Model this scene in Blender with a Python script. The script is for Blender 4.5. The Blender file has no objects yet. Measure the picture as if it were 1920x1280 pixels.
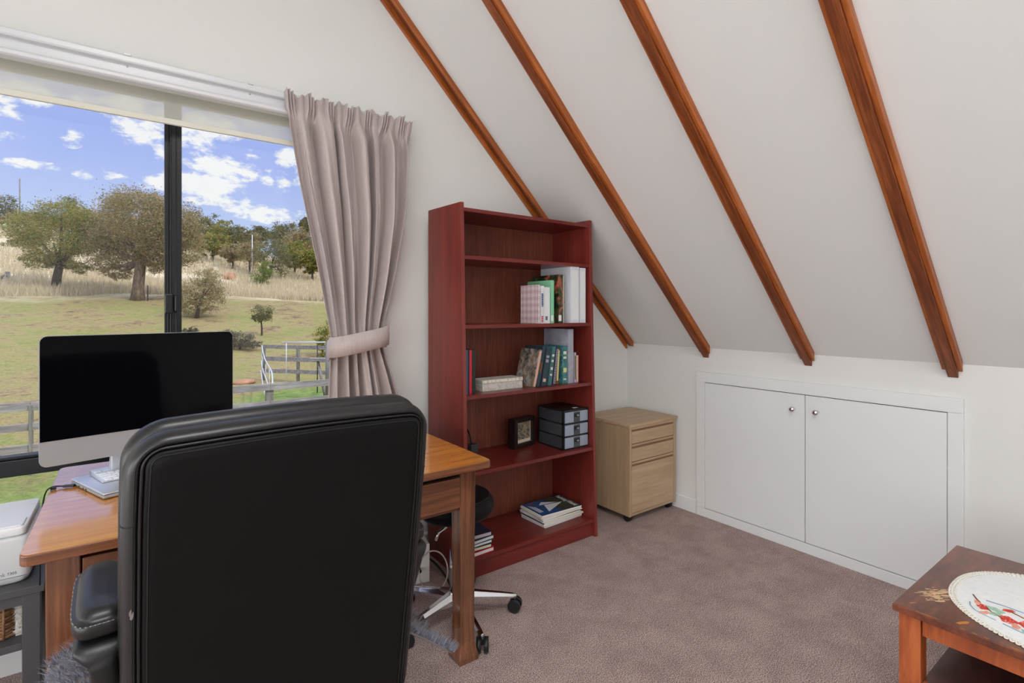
import bpy, bmesh, math, random
from mathutils import Vector, Matrix, noise
random.seed(7)
C = bpy.context.scene.collection
PI = math.pi
def R(d): return math.radians(d)
def lin(c):
    c /= 255.0
    return c / 12.92 if c <= 0.04045 else ((c + 0.055) / 1.055) ** 2.4
def rgb(r, g, b): return (lin(r), lin(g), lin(b), 1.0)

# ------------------------------------------------------------------ materials
def newmat(name):
    m = bpy.data.materials.new(name); m.use_nodes = True
    nt = m.node_tree; nt.nodes.clear()
    out = nt.nodes.new('ShaderNodeOutputMaterial')
    p = nt.nodes.new('ShaderNodeBsdfPrincipled')
    nt.links.new(p.outputs[0], out.inputs[0])
    return m, nt, p, out
def N(nt, t, **kw):
    n = nt.nodes.new(t)
    for k, v in kw.items(): setattr(n, k, v)
    return n
def L(nt, a, b): nt.links.new(a, b)
def ramp(nt, fac, stops):
    r = N(nt, 'ShaderNodeValToRGB')
    cr = r.color_ramp
    while len(cr.elements) < len(stops): cr.elements.new(0.5)
    for e, (p, c) in zip(cr.elements, stops): e.position = p; e.color = c
    L(nt, fac, r.inputs[0]); return r.outputs[0]
def coords(nt, scale=(1, 1, 1), kind='Object'):
    t = N(nt, 'ShaderNodeTexCoord'); mp = N(nt, 'ShaderNodeMapping')
    mp.inputs['Scale'].default_value = scale
    L(nt, t.outputs[kind], mp.inputs[0]); return mp.outputs[0]
def noise_tex(nt, vec, scale, detail=4, rough=0.55, dist=0.0):
    n = N(nt, 'ShaderNodeTexNoise')
    n.inputs['Scale'].default_value = scale; n.inputs['Detail'].default_value = detail
    n.inputs['Roughness'].default_value = rough; n.inputs['Distortion'].default_value = dist
    L(nt, vec, n.inputs['Vector']); return n.outputs[0]
def bump(nt, p, h, strength, dist=0.01):
    b = N(nt, 'ShaderNodeBump'); b.inputs['Strength'].default_value = strength
    b.inputs['Distance'].default_value = dist
    L(nt, h, b.inputs['Height']); L(nt, b.outputs[0], p.inputs['Normal'])
def plain(name, col, rough=0.5, metal=0.0, spec=0.5, coat=0.0, bumps=None, var=0.0, vscale=8.0):
    m, nt, p, o = newmat(name)
    p.inputs['Roughness'].default_value = rough; p.inputs['Metallic'].default_value = metal
    p.inputs['Specular IOR Level'].default_value = spec; p.inputs['Coat Weight'].default_value = coat
    p.inputs['Coat Roughness'].default_value = 0.08
    if var > 0:
        f = noise_tex(nt, coords(nt), vscale, 4)
        a = tuple(x * (1 - var) for x in col[:3]) + (1,); b = tuple(min(1, x * (1 + var)) for x in col[:3]) + (1,)
        L(nt, ramp(nt, f, [(0.3, a), (0.7, b)]), p.inputs['Base Color'])
    else: p.inputs['Base Color'].default_value = col
    if bumps: bump(nt, p, noise_tex(nt, coords(nt), bumps[0], 5), bumps[1], 0.005)
    return m
def wood(name, dark, mid, light, axis='X', freq=40, rough=0.4, coat=0.0, stretch=0.06, b=0.08, spec=0.5):
    m, nt, p, o = newmat(name)
    s = {'X': (stretch, 1, 1), 'Y': (1, stretch, 1), 'Z': (1, 1, stretch)}[axis]
    v = coords(nt, s)
    n1 = noise_tex(nt, v, freq, 6, 0.62, 0.6)
    n2 = noise_tex(nt, v, freq * 5, 3, 0.6)
    n3 = noise_tex(nt, coords(nt), 3.0, 3)
    mx = N(nt, 'ShaderNodeMath', operation='MULTIPLY_ADD'); L(nt, n2, mx.inputs[0]); mx.inputs[1].default_value = 0.35; L(nt, n1, mx.inputs[2])
    mx2 = N(nt, 'ShaderNodeMath', operation='MULTIPLY_ADD'); L(nt, n3, mx2.inputs[0]); mx2.inputs[1].default_value = 0.3; L(nt, mx.outputs[0], mx2.inputs[2])
    col = ramp(nt, mx2.outputs[0], [(0.58, dark), (0.82, mid), (1.05 if False else 1.0, light)])
    L(nt, col, p.inputs['Base Color'])
    p.inputs['Roughness'].default_value = rough; p.inputs['Coat Weight'].default_value = coat
    p.inputs['Coat Roughness'].default_value = 0.12; p.inputs['Specular IOR Level'].default_value = spec
    bump(nt, p, mx.outputs[0], b, 0.004)
    return m

M = {}
M['wall'] = plain('wall_paint', rgb(223, 223, 221), 0.75, bumps=(60, 0.03), spec=0.25)
M['ceiling'] = plain('ceiling_paint', rgb(227, 228, 227), 0.75, bumps=(50, 0.03), spec=0.25)
M['white'] = plain('white_gloss_paint', rgb(226, 228, 229), 0.45, bumps=(30, 0.02), spec=0.3)
M['trackwhite'] = plain('powder_coated_white', rgb(214, 216, 219), 0.3)
M['black_alu'] = plain('black_aluminium', rgb(16, 18, 22), 0.32, spec=0.45)
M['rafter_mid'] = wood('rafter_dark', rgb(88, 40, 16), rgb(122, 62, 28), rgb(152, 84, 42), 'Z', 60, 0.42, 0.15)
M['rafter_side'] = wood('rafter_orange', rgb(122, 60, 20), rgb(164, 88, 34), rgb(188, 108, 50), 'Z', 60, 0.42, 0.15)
M['mahogany'] = wood('mahogany_stain', rgb(103, 34, 29), rgb(119, 43, 36), rgb(133, 53, 44), 'Z', 18, 0.4, 0.1, 0.05, 0.05)
M['mahogany_shelf'] = wood('mahogany_shelf', rgb(93, 28, 25), rgb(108, 35, 31), rgb(122, 44, 38), 'X', 18, 0.34, 0.15, 0.05, 0.05)
M['mahogany_back'] = wood('mahogany_ply', rgb(106, 50, 38), rgb(128, 66, 50), rgb(150, 84, 64), 'Z', 160, 0.55, 0.0, 0.03, 0.05)
M['desk_top'] = wood('desk_top_oak', rgb(190, 112, 30), rgb(212, 136, 42), rgb(226, 154, 60), 'X', 30, 0.22, 1.0, 0.05, 0.03)
for n_ in M['desk_top'].node_tree.nodes:
    if n_.type == 'BSDF_PRINCIPLED': n_.inputs['Coat IOR'].default_value = 1.9
M['desk_wood'] = wood('desk_oak', rgb(72, 42, 26), rgb(108, 66, 42), rgb(134, 86, 58), 'Z', 45, 0.2, 0.8, 0.04, 0.04)
M['desk_wood_x'] = wood('desk_oak_rail', rgb(78, 44, 26), rgb(116, 70, 44), rgb(142, 90, 60), 'X', 45, 0.35, 0.25, 0.04, 0.08)
M['beech'] = wood('beech_laminate', rgb(170, 142, 112), rgb(184, 156, 124), rgb(194, 168, 138), 'X', 30, 0.45, 0.0, 0.05, 0.02)
M['beech_z'] = wood('beech_laminate_side', rgb(164, 137, 108), rgb(177, 150, 119), rgb(187, 161, 131), 'Z', 30, 0.45, 0.0, 0.05, 0.02)
M['groove'] = plain('groove_brown', rgb(126, 94, 70), 0.6)
M['black_plastic'] = plain('black_plastic', rgb(24, 25, 27), 0.4)
M['leather'] = plain('black_leather', rgb(15, 15, 16), 0.45, spec=0.16, bumps=(220, 0.06))
M['leather_rim'] = plain('black_leather_rim', rgb(26, 26, 28), 0.36, spec=0.5, bumps=(220, 0.05))  # same leather set lighter and shinier; light on the rim put into its colour
M['leather_edge'] = plain('black_leather_piping', rgb(22, 22, 23), 0.34, spec=0.45, bumps=(220, 0.05))
M['stitch'] = plain('pale_stitching', rgb(150, 148, 145), 0.8)
M['stitch_dark'] = plain('black_stitching', rgb(14, 14, 15), 0.7)
M['chrome'] = plain('chrome', rgb(225, 226, 230), 0.09, 1.0)
M['alu'] = plain('brushed_aluminium', rgb(162, 164, 167), 0.4, 0.25)
M['alu_light'] = plain('silver_anodised', rgb(206, 210, 218), 0.38, 0.55)
M['screen'] = plain('screen_glass', rgb(6, 6, 9), 0.08, spec=0.12)
M['keywhite'] = plain('key_white', rgb(238, 240, 244), 0.45)
M['dark_port'] = plain('port_black', rgb(26, 27, 30), 0.5)
M['printer'] = plain('printer_grey', rgb(205, 207, 210), 0.45)
M['printer_top'] = plain('printer_white', rgb(232, 234, 236), 0.4)
M['grey_paint'] = plain('charcoal_paint', rgb(72, 73, 75), 0.4, spec=0.45)
M['paper'] = plain('paper_white', rgb(232, 230, 224), 0.8)
M['ink'] = plain('grey_ink', rgb(110, 112, 115), 0.7)
M['scratch'] = plain('bare_wood', rgb(214, 180, 142), 0.7)
M['scratch_o'] = plain('bare_wood_orange', rgb(196, 124, 52), 0.6)
M['table_top'] = wood('worn_jarrah', rgb(66, 32, 22), rgb(100, 52, 34), rgb(128, 68, 44), 'X', 16, 0.32, 0.3, 0.2, 0.05)
M['table_side'] = wood('worn_jarrah_side', rgb(112, 48, 22), rgb(152, 74, 36), rgb(178, 96, 50), 'Z', 18, 0.35, 0.2, 0.15, 0.05)
M['table_dark'] = wood('worn_jarrah_dark', rgb(52, 30, 30), rgb(82, 46, 40), rgb(104, 62, 54), 'X', 10, 0.4, 0.1, 0.3, 0.05)
M['linen'] = plain('linen_white', rgb(236, 238, 238), 0.9, var=0.04, vscale=60)
M['lace'] = plain('lace_cream', rgb(240, 236, 226), 0.9)

M['emb_pink'] = plain('thread_salmon', rgb(232, 164, 140), 0.8, var=0.2, vscale=160)
M['emb_green'] = plain('thread_green', rgb(164, 200, 180), 0.8, var=0.2, vscale=160)
M['emb_blue'] = plain('thread_blue', rgb(140, 168, 196), 0.8)
M['emb_brown'] = plain('thread_brown', rgb(140, 84, 50), 0.8)
M['wicker'] = wood('wicker', rgb(90, 60, 40), rgb(134, 96, 66), rgb(166, 128, 94), 'X', 90, 0.6)
M['fleece'] = plain('grey_fleece', rgb(136, 138, 152), 0.95, var=0.3, vscale=60)
M['fleece_white'] = plain('white_fleece', rgb(214, 210, 204), 0.95)
M['suede'] = plain('grey_suede', rgb(120, 112, 110), 0.9, var=0.15, vscale=25)
M['white_plastic'] = plain('white_plastic', rgb(222, 220, 218), 0.4)
M['grey_cable'] = plain('grey_cable', rgb(176, 166, 160), 0.5)
M['black_cable'] = plain('black_cable', rgb(20, 20, 21), 0.45)
M['frame_dark'] = plain('frame_espresso', rgb(34, 24, 22), 0.35)
M['smoke'] = plain('smoky_plastic', rgb(66, 68, 74), 0.25)
M['clearish'] = plain('frosted_plastic', rgb(150, 160, 176), 0.25)
M['weathered'] = wood('weathered_rail', rgb(104, 98, 92), rgb(142, 134, 128), rgb(168, 162, 156), 'X', 14, 0.8, 0, 0.08)
M['weathered_post'] = wood('weathered_post', rgb(96, 92, 84), rgb(128, 122, 112), rgb(150, 144, 134), 'Z', 14, 0.8, 0, 0.08)
M['galv'] = plain('galvanised_pipe', rgb(214, 214, 212), 0.45, 0.2)
M['bark'] = wood('bark', rgb(70, 56, 44), rgb(112, 92, 74), rgb(150, 126, 104), 'Z', 8, 0.9, 0, 0.2, 0.4)
M['bark_dark'] = wood('bark_dark', rgb(44, 36, 30), rgb(70, 58, 48), rgb(98, 84, 70), 'Z', 8, 0.9, 0, 0.2, 0.4)
M['rock'] = plain('orange_rock', rgb(178, 130, 96), 0.9, var=0.3, vscale=2)

def leafmat(name, cols):
    m, nt, p, o = newmat(name)
    g = N(nt, 'ShaderNodeNewGeometry')
    k = len(cols) - 1
    c = ramp(nt, g.outputs['Random Per Island'], [(i / k, rgb(*c)) for i, c in enumerate(cols)])
    L(nt, c, p.inputs['Base Color']); p.inputs['Roughness'].default_value = 0.75; p.inputs['Specular IOR Level'].default_value = 0.2
    tr = N(nt, 'ShaderNodeBsdfTranslucent'); L(nt, c, tr.inputs[0])
    mx = N(nt, 'ShaderNodeMixShader'); mx.inputs[0].default_value = 0.35
    L(nt, p.outputs[0], mx.inputs[1]); L(nt, tr.outputs[0], mx.inputs[2]); L(nt, mx.outputs[0], o.inputs[0])
    return m
M['leaf_gum'] = leafmat('gum_leaves', [(98, 94, 58), (140, 134, 88), (166, 142, 94), (172, 168, 122), (190, 148, 100), (124, 134, 92)])
M['leaf_wattle'] = leafmat('wattle_leaves', [(84, 98, 42), (118, 130, 56), (148, 156, 72), (194, 154, 84), (108, 120, 54)])
M['leaf_bright'] = leafmat('bright_leaves', [(92, 112, 48), (128, 144, 64), (150, 160, 84), (108, 126, 56)])
M['leaf_dark'] = leafmat('dark_leaves', [(76, 80, 48), (108, 108, 64), (130, 126, 80), (148, 138, 92)])
M['leaf_scrub'] = leafmat('scrub_leaves', [(96, 88, 76), (122, 110, 94), (104, 108, 76), (138, 124, 106)])
M['blade'] = leafmat('dry_grass', [(190, 174, 136), (208, 192, 154), (218, 204, 172), (180, 164, 124)])

def glass_mat():
    m, nt, p, o = newmat('window_glass'); nt.nodes.remove(p)
    t = N(nt, 'ShaderNodeBsdfTransparent'); gl = N(nt, 'ShaderNodeBsdfGlossy'); gl.inputs['Roughness'].default_value = 0.02
    fr = N(nt, 'ShaderNodeFresnel'); fr.inputs[0].default_value = 1.45
    ml = N(nt, 'ShaderNodeMath', operation='MULTIPLY'); L(nt, fr.outputs[0], ml.inputs[0]); ml.inputs[1].default_value = 0.7
    t.inputs[0].default_value = (0.97, 0.98, 0.97, 1)
    mx = N(nt, 'ShaderNodeMixShader'); L(nt, ml.outputs[0], mx.inputs[0]); L(nt, t.outputs[0], mx.inputs[1]); L(nt, gl.outputs[0], mx.inputs[2])
    L(nt, mx.outputs[0], o.inputs[0]); return m
M['glass'] = glass_mat()
def blind_mat():
    m, nt, p, o = newmat('sheer_blind'); nt.nodes.remove(p)
    t = N(nt, 'ShaderNodeBsdfTransparent'); t.inputs[0].default_value = (0.98, 0.98, 0.97, 1)
    d = N(nt, 'ShaderNodeBsdfDiffuse'); d.inputs[0].default_value = rgb(244, 242, 234)
    tl = N(nt, 'ShaderNodeBsdfTranslucent'); tl.inputs[0].default_value = rgb(244, 242, 234)
    a = N(nt, 'ShaderNodeMixShader'); a.inputs[0].default_value = 0.5; L(nt, d.outputs[0], a.inputs[1]); L(nt, tl.outputs[0], a.inputs[2])
    b = N(nt, 'ShaderNodeMixShader'); b.inputs[0].default_value = 0.5; L(nt, a.outputs[0], b.inputs[1]); L(nt, t.outputs[0], b.inputs[2])
    L(nt, b.outputs[0], o.inputs[0]); return m
M['blind'] = blind_mat()
M['blind_bar'] = plain('blind_bar', rgb(216, 214, 202), 0.6)
def carpet_mat():
    m, nt, p, o = newmat('carpet_pile')
    v = coords(nt)
    a = noise_tex(nt, v, 270, 3, 0.75); b = noise_tex(nt, v, 5.5, 6, 0.7, 0.2)
    c1 = ramp(nt, a, [(0.38, rgb(92, 74, 70)), (0.5, rgb(172, 148, 143)), (0.60, rgb(240, 222, 216))])
    c2 = ramp(nt, b, [(0.36, (0.78, 0.76, 0.76, 1)), (0.62, (1.0, 1.0, 1.0, 1))])
    mx = N(nt, 'ShaderNodeMix', data_type='RGBA', blend_type='MULTIPLY'); mx.inputs[0].default_value = 1.0
    L(nt, c1, mx.inputs[6]); L(nt, c2, mx.inputs[7]); L(nt, mx.outputs[2], p.inputs['Base Color'])
    p.inputs['Roughness'].default_value = 0.95; p.inputs['Specular IOR Level'].default_value = 0.1
    bump(nt, p, a, 0.7, 0.004); return m
M['carpet'] = carpet_mat()
def curtain_mat():
    m, nt, p, o = newmat('curtain_cloth')
    v = coords(nt, (60, 60, 1.2)); a = noise_tex(nt, v, 6, 5, 0.7)
    L(nt, ramp(nt, a, [(0.3, rgb(168, 155, 153)), (0.7, rgb(195, 183, 181))]), p.inputs['Base Color'])
    p.inputs['Roughness'].default_value = 0.7; p.inputs['Sheen Weight'].default_value = 0.25
    bump(nt, p, a, 0.1, 0.003)
    return m
M['curtain'] = curtain_mat()
def ground_mat():
    m, nt, p, o = newmat('paddock_grass')
    v = coords(nt)
    a = noise_tex(nt, v, 0.35, 6, 0.65, 0.3); b = noise_tex(nt, v, 2.5, 5, 0.7); f = noise_tex(nt, v, 14, 4, 0.8)
    k2 = noise_tex(nt, v, 2.4, 7, 0.72, 0.3)
    a5 = N(nt, 'ShaderNodeMath', operation='MULTIPLY'); L(nt, a, a5.inputs[0]); a5.inputs[1].default_value = 0.5
    ab = N(nt, 'ShaderNodeMath', operation='MULTIPLY_ADD'); L(nt, k2, ab.inputs[0]); ab.inputs[1].default_value = 0.5; L(nt, a5.outputs[0], ab.inputs[2])
    green = ramp(nt, ab.outputs[0], [(0.37, rgb(104, 86, 62)), (0.44, rgb(150, 128, 90)), (0.49, rgb(166, 148, 98)), (0.535, rgb(150, 146, 84)), (0.59, rgb(134, 140, 74)), (0.66, rgb(172, 160, 110))])
    fine = ramp(nt, f, [(0.30, (0.45, 0.45, 0.42, 1)), (0.62, (1.1, 1.08, 1.02, 1))])
    m1 = N(nt, 'ShaderNodeMix', data_type='RGBA', blend_type='MULTIPLY'); m1.inputs[0].default_value = 0.9
    L(nt, green, m1.inputs[6]); L(nt, fine, m1.inputs[7])
    sx = N(nt, 'ShaderNodeSeparateXYZ'); L(nt, v, sx.inputs[0])
    lawn = ramp(nt, b, [(0.3, rgb(92, 112, 52)), (0.55, rgb(128, 150, 76)), (0.75, rgb(160, 176, 104))])
    m1b = N(nt, 'ShaderNodeMix', data_type='RGBA', blend_type='MULTIPLY'); m1b.inputs[0].default_value = 0.9
    L(nt, lawn, m1b.inputs[6]); L(nt, fine, m1b.inputs[7])
    mr = N(nt, 'ShaderNodeMapRange'); L(nt, sx.outputs[1], mr.inputs[0]); mr.inputs[1].default_value = 9.5; mr.inputs[2].default_value = 12.0
    m2 = N(nt, 'ShaderNodeMix', data_type='RGBA'); L(nt, mr.outputs[0], m2.inputs[0]); L(nt, m1b.outputs[2], m2.inputs[6]); L(nt, m1.outputs[2], m2.inputs[7])
    vd = N(nt, 'ShaderNodeVectorMath', operation='DISTANCE'); vd.inputs[1].default_value = (4.4, 16.2, -1.25); L(nt, v, vd.inputs[0])
    yd_ = N(nt, 'ShaderNodeMath', operation='MULTIPLY_ADD'); L(nt, k2, yd_.inputs[0]); yd_.inputs[1].default_value = 2.0; L(nt, vd.outputs['Value'], yd_.inputs[2])
    mry = N(nt, 'ShaderNodeMapRange'); L(nt, yd_.outputs[0], mry.inputs[0]); mry.inputs[1].default_value = 3.4; mry.inputs[2].default_value = 2.6; mry.inputs[3].default_value = 0.0; mry.inputs[4].default_value = 0.9
    m2y = N(nt, 'ShaderNodeMix', data_type='RGBA'); L(nt, mry.outputs[0], m2y.inputs[0]); L(nt, m2.outputs[2], m2y.inputs[6]); L(nt, m1b.outputs[2], m2y.inputs[7]); m2 = m2y
    dry = ramp(nt, b, [(0.3, rgb(182, 164, 126)), (0.6, rgb(210, 194, 156)), (0.8, rgb(188, 180, 132))])
    ad = N(nt, 'ShaderNodeMath', operation='MULTIPLY_ADD'); L(nt, a, ad.inputs[0]); ad.inputs[1].default_value = 14.0; L(nt, sx.outputs[1], ad.inputs[2])
    mr2 = N(nt, 'ShaderNodeMapRange'); L(nt, ad.outputs[0], mr2.inputs[0]); mr2.inputs[1].default_value = 60.0; mr2.inputs[2].default_value = 66.0
    m3 = N(nt, 'ShaderNodeMix', data_type='RGBA'); L(nt, mr2.outputs[0], m3.inputs[0]); L(nt, m2.outputs[2], m3.inputs[6]); L(nt, dry, m3.inputs[7])
    L(nt, m3.outputs[2], p.inputs['Base Color']); p.inputs['Roughness'].default_value = 0.95; p.inputs['Specular IOR Level'].default_value = 0.1
    bump(nt, p, f, 0.6, 0.05); return m
M['ground'] = ground_mat()
def cover_mat(name, stops, scale, rough=0.35, kind='noise'):
    m, nt, p, o = newmat(name)
    v = coords(nt)
    if kind == 'gingham':
        sx = N(nt, 'ShaderNodeSeparateXYZ'); L(nt, v, sx.inputs[0])
        fs = []
        for k in (1, 2):
            a = N(nt, 'ShaderNodeMath', operation='MULTIPLY'); L(nt, sx.outputs[k], a.inputs[0]); a.inputs[1].default_value = scale
            s = N(nt, 'ShaderNodeMath', operation='SINE'); L(nt, a.outputs[0], s.inputs[0]); fs.append(s.outputs[0])
        ad = N(nt, 'ShaderNodeMath', operation='ADD'); L(nt, fs[0], ad.inputs[0]); L(nt, fs[1], ad.inputs[1])
        mu = N(nt, 'ShaderNodeMath', operation='MULTIPLY_ADD'); L(nt, ad.outputs[0], mu.inputs[0]); mu.inputs[1].default_value = 0.25; mu.inputs[2].default_value = 0.5
        f = mu.outputs[0]
    else: f = noise_tex(nt, v, scale, 4, 0.6, 0.5)
    L(nt, ramp(nt, f, [(q, rgb(*c)) for q, c in stops]), p.inputs['Base Color'])
    p.inputs['Roughness'].default_value = rough
    return m
M['gingham'] = cover_mat('gingham_cover', [(0.1, (200, 166, 170)), (0.5, (216, 190, 194)), (0.9, (230, 216, 220))], 170, 0.5, 'gingham')
M['flowers'] = cover_mat('flower_photo', [(0.40, (24, 30, 20)), (0.5, (56, 70, 40)), (0.56, (160, 84, 76)), (0.64, (222, 106, 66)), (0.7, (110, 66, 52))], 16)
M['leafphoto'] = cover_mat('photo_cover', [(0.3, (18, 22, 18)), (0.5, (52, 62, 46)), (0.7, (84, 90, 72))], 30)
M['bird'] = cover_mat('bird_photo', [(0.34, (36, 30, 28)), (0.44, (112, 110, 108)), (0.53, (150, 124, 96)), (0.6, (168, 168, 172)), (0.7, (90, 106, 92))], 24)
M['seaphoto'] = cover_mat('water_photo', [(0.32, (34, 36, 40)), (0.45, (110, 112, 112)), (0.55, (180, 160, 124)), (0.64, (50, 60, 74))], 40)
M['teal_map'] = cover_mat('teal_pattern', [(0.35, (40, 92, 96)), (0.55, (66, 130, 132)), (0.68, (150, 184, 172))], 34)
M['emb_red'] = cover_mat('thread_red', [(0.40, (196, 40, 30)), (0.56, (222, 84, 64)), (0.62, (240, 226, 222)), (0.72, (226, 120, 90))], 110, 0.8)
M['boxpat'] = cover_mat('pale_pattern', [(0.35, (176, 170, 164)), (0.6, (208, 204, 196)), (0.75, (190, 186, 178))], 60, 0.6)
M['grey_sheet'] = cover_mat('grey_folder', [(0.3, (142, 142, 156)), (0.7, (176, 178, 190))], 14, 0.5)
def solid(key, c, rough=0.45):
    M[key] = plain(key, rgb(*c), rough); return M[key]
for k, c in dict(c_black=(22, 22, 24), c_slate=(66, 84, 104), c_navy=(24, 32, 52), c_red=(204, 24, 44), c_green=(22, 40, 32), c_mint=(134, 200, 160),
                 c_white=(226, 228, 230), c_bind=(214, 216, 224), c_salmon=(214, 172, 152), c_bluegr=(44, 60, 72), c_teal=(64, 108, 112), c_brown=(120, 76, 34),
                 c_purple=(66, 60, 92), c_yellow=(214, 210, 140), c_cream=(222, 214, 192), c_blue=(40, 78, 130), c_dgreen=(30, 62, 50), c_pinkb=(196, 60, 84),
                 c_olive=(88, 92, 66), c_lilac=(190, 176, 190)).items(): solid(k, c)

# ------------------------------------------------------------------ mesh helpers
class MB:
    def __init__(s): s.bm = bmesh.new()
    def quad(s, a, b, c, d):
        vs = [s.bm.verts.new(p) for p in (a, b, c, d)]; s.bm.faces.new(vs)
    def box(s, x0, x1, y0, y1, z0, z1, mat=None, bev=0.0, seg=2):
        t = bmesh.new()
        bmesh.ops.create_cube(t, size=1)
        for v in t.verts:
            v.co = Vector(((x0 + x1) / 2 + v.co.x * (x1 - x0), (y0 + y1) / 2 + v.co.y * (y1 - y0), (z0 + z1) / 2 + v.co.z * (z1 - z0)))
        if bev > 0: bmesh.ops.bevel(t, geom=list(t.edges), offset=bev, segments=seg, affect='EDGES', profile=0.5)
        s.merge(t, mat); return s
    def merge(s, t, mat=None):
        if mat is not None: bmesh.ops.transform(t, matrix=mat, verts=t.verts)
        mp = {}
        for v in t.verts: mp[v] = s.bm.verts.new(v.co)
        for f in t.faces:
            try:
                nf = s.bm.faces.new([mp[v] for v in f.verts]); nf.smooth = f.smooth
            except ValueError: pass
        t.free()
    def tube(s, pts, r, n=8, cap=True, closed=False):
        pts = [Vector(p) for p in pts]; rs = r if isinstance(r, (list, tuple)) else [r] * len(pts)
        rings = []; up = None
        for i, p in enumerate(pts):
            if closed: d = (pts[(i + 1) % len(pts)] - pts[i - 1])
            else: d = pts[min(i + 1, len(pts) - 1)] - pts[max(i - 1, 0)]
            d.normalize()
            if up is None: up = d.orthogonal().normalized()
            up = (up - d * up.dot(d))
            up = up.normalized() if up.length > 1e-6 else d.orthogonal().normalized()
            w = d.cross(up)
            rings.append([s.bm.verts.new(p + (up * math.cos(2 * PI * k / n) + w * math.sin(2 * PI * k / n)) * rs[i]) for k in range(n)])
        m = len(rings)
        for i in range(m if closed else m - 1):
            a, b = rings[i], rings[(i + 1) % m]
            for k in range(n):
                f = s.bm.faces.new((a[k], a[(k + 1) % n], b[(k + 1) % n], b[k])); f.smooth = True
        if cap and not closed:
            s.bm.faces.new(rings[0][::-1]); s.bm.faces.new(rings[-1])
        return s
    def lathe(s, prof, n=32, mat=None, smooth=True):
        t = bmesh.new(); rings = []
        for r, z in prof:
            if r < 1e-6: rings.append([t.verts.new((0, 0, z))])
            else: rings.append([t.verts.new((r * math.cos(2 * PI * k / n), r * math.sin(2 * PI * k / n), z)) for k in range(n)])
        for a, b in zip(rings, rings[1:]):
            for k in range(n):
                k2 = (k + 1) % n
                if len(a) == 1 and len(b) == 1: continue
                if len(a) == 1: f = t.faces.new((a[0], b[k], b[k2]))
                elif len(b) == 1: f = t.faces.new((a[k], b[0], a[k2]))
                else: f = t.faces.new((a[k], a[k2], b[k2], b[k]))
                f.smooth = smooth
        bmesh.ops.recalc_face_normals(t, faces=t.faces)
        s.merge(t, mat); return s
    def rings(s, rgs, cap0=True, cap1=True, smooth=True, closed=True):
        vr = [[s.bm.verts.new(p) for p in r] for r in rgs]
        n = len(vr[0])
        for a, b in zip(vr, vr[1:]):
            for k in range(n if closed else n - 1):
                f = s.bm.faces.new((a[k], a[(k + 1) % n], b[(k + 1) % n], b[k])); f.smooth = smooth
        if cap0: s.bm.faces.new(vr[0][::-1])
        if cap1: s.bm.faces.new(vr[-1])
        return s
    def prism(s, poly, d0, d1, plane='xz'):
        # poly of 2-D points extruded between d0 and d1 along the remaining axis
        def P(a, b, d): return {'xz': (a, d, b), 'yz': (d, a, b), 'xy': (a, b, d)}[plane]
        A = [s.bm.verts.new(P(a, b, d0)) for a, b in poly]; B = [s.bm.verts.new(P(a, b, d1)) for a, b in poly]
        n = len(poly)
        s.bm.faces.new(A[::-1]); s.bm.faces.new(B)
        for i in range(n): s.bm.faces.new((A[i], A[(i + 1) % n], B[(i + 1) % n], B[i]))
        return s
    def sphere(s, c, r, sub=2, scale=(1, 1, 1)):
        t = bmesh.new(); bmesh.ops.create_icosphere(t, subdivisions=sub, radius=r)
        for f in t.faces: f.smooth = True
        s.merge(t, Matrix.Translation(c) @ Matrix.Diagonal((*scale, 1))); return s
    def build(s, name, mat, parent=None, bevel=0.0, seg=2, subsurf=0, recalc=True):
        if recalc: bmesh.ops.recalc_face_normals(s.bm, faces=s.bm.faces)
        me = bpy.data.meshes.new(name); s.bm.to_mesh(me); s.bm.free()
        if isinstance(mat, str): mat = M[mat]
        me.materials.append(mat)
        o = bpy.data.objects.new(name, me); C.objects.link(o)
        if parent is not None: o.parent = parent
        if bevel > 0:
            b = o.modifiers.new('bevel', 'BEVEL'); b.width = bevel; b.segments = seg; b.limit_method = 'ANGLE'; b.angle_limit = R(35)
        if subsurf: o.modifiers.new('sub', 'SUBSURF').levels = subsurf; o.modifiers[-1].render_levels = subsurf
        return o
def tag(o, label, cat, group=None, kind=None):
    if label: o['label'] = label
    if cat: o['category'] = cat
    if group: o['group'] = group
    if kind: o['kind'] = kind
    return o
def thing(name, label, cat, loc=(0, 0, 0), rz=0, group=None):
    o = bpy.data.objects.new(name, None); o.empty_display_size = 0.05; C.objects.link(o)
    o.location = loc; o.rotation_euler = (0, 0, rz)
    return tag(o, label, cat, group)
def struct(o): o['kind'] = 'structure'; return o
def dup(root, loc=None, rz=None, label=None, group=None):
    r = root.copy(); C.objects.link(r)
    if loc is not None: r.location = loc
    if rz is not None: r.rotation_euler = (0, 0, rz)
    if label: r['label'] = label
    if group: r['group'] = group
    for ch in list(root.children):
        c = ch.copy(); C.objects.link(c); c.parent = r
        for g in list(ch.children):
            d = g.copy(); C.objects.link(d); d.parent = c
    return r
def B1(name, b, mat, parent=None, bev=0.0):
    return MB().box(*b).build(name, mat, parent, bev)
def textmesh(name, body, size, mat, parent, loc, rot, extrude=0.0003, align='LEFT', sx=1.0):
    cu = bpy.data.curves.new(name, 'FONT'); cu.body = body; cu.size = size; cu.extrude = extrude; cu.align_x = align
    t = bpy.data.objects.new(name, cu); C.objects.link(t)
    bpy.context.view_layer.update()
    me = bpy.data.meshes.new_from_object(t.evaluated_get(bpy.context.evaluated_depsgraph_get()))
    bpy.data.objects.remove(t); me.materials.clear(); me.materials.append(M[mat])
    o = bpy.data.objects.new(name, me); C.objects.link(o); o.parent = parent
    o.location = loc; o.rotation_euler = rot; o.scale = (sx, 1, 1)
    return o

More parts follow.
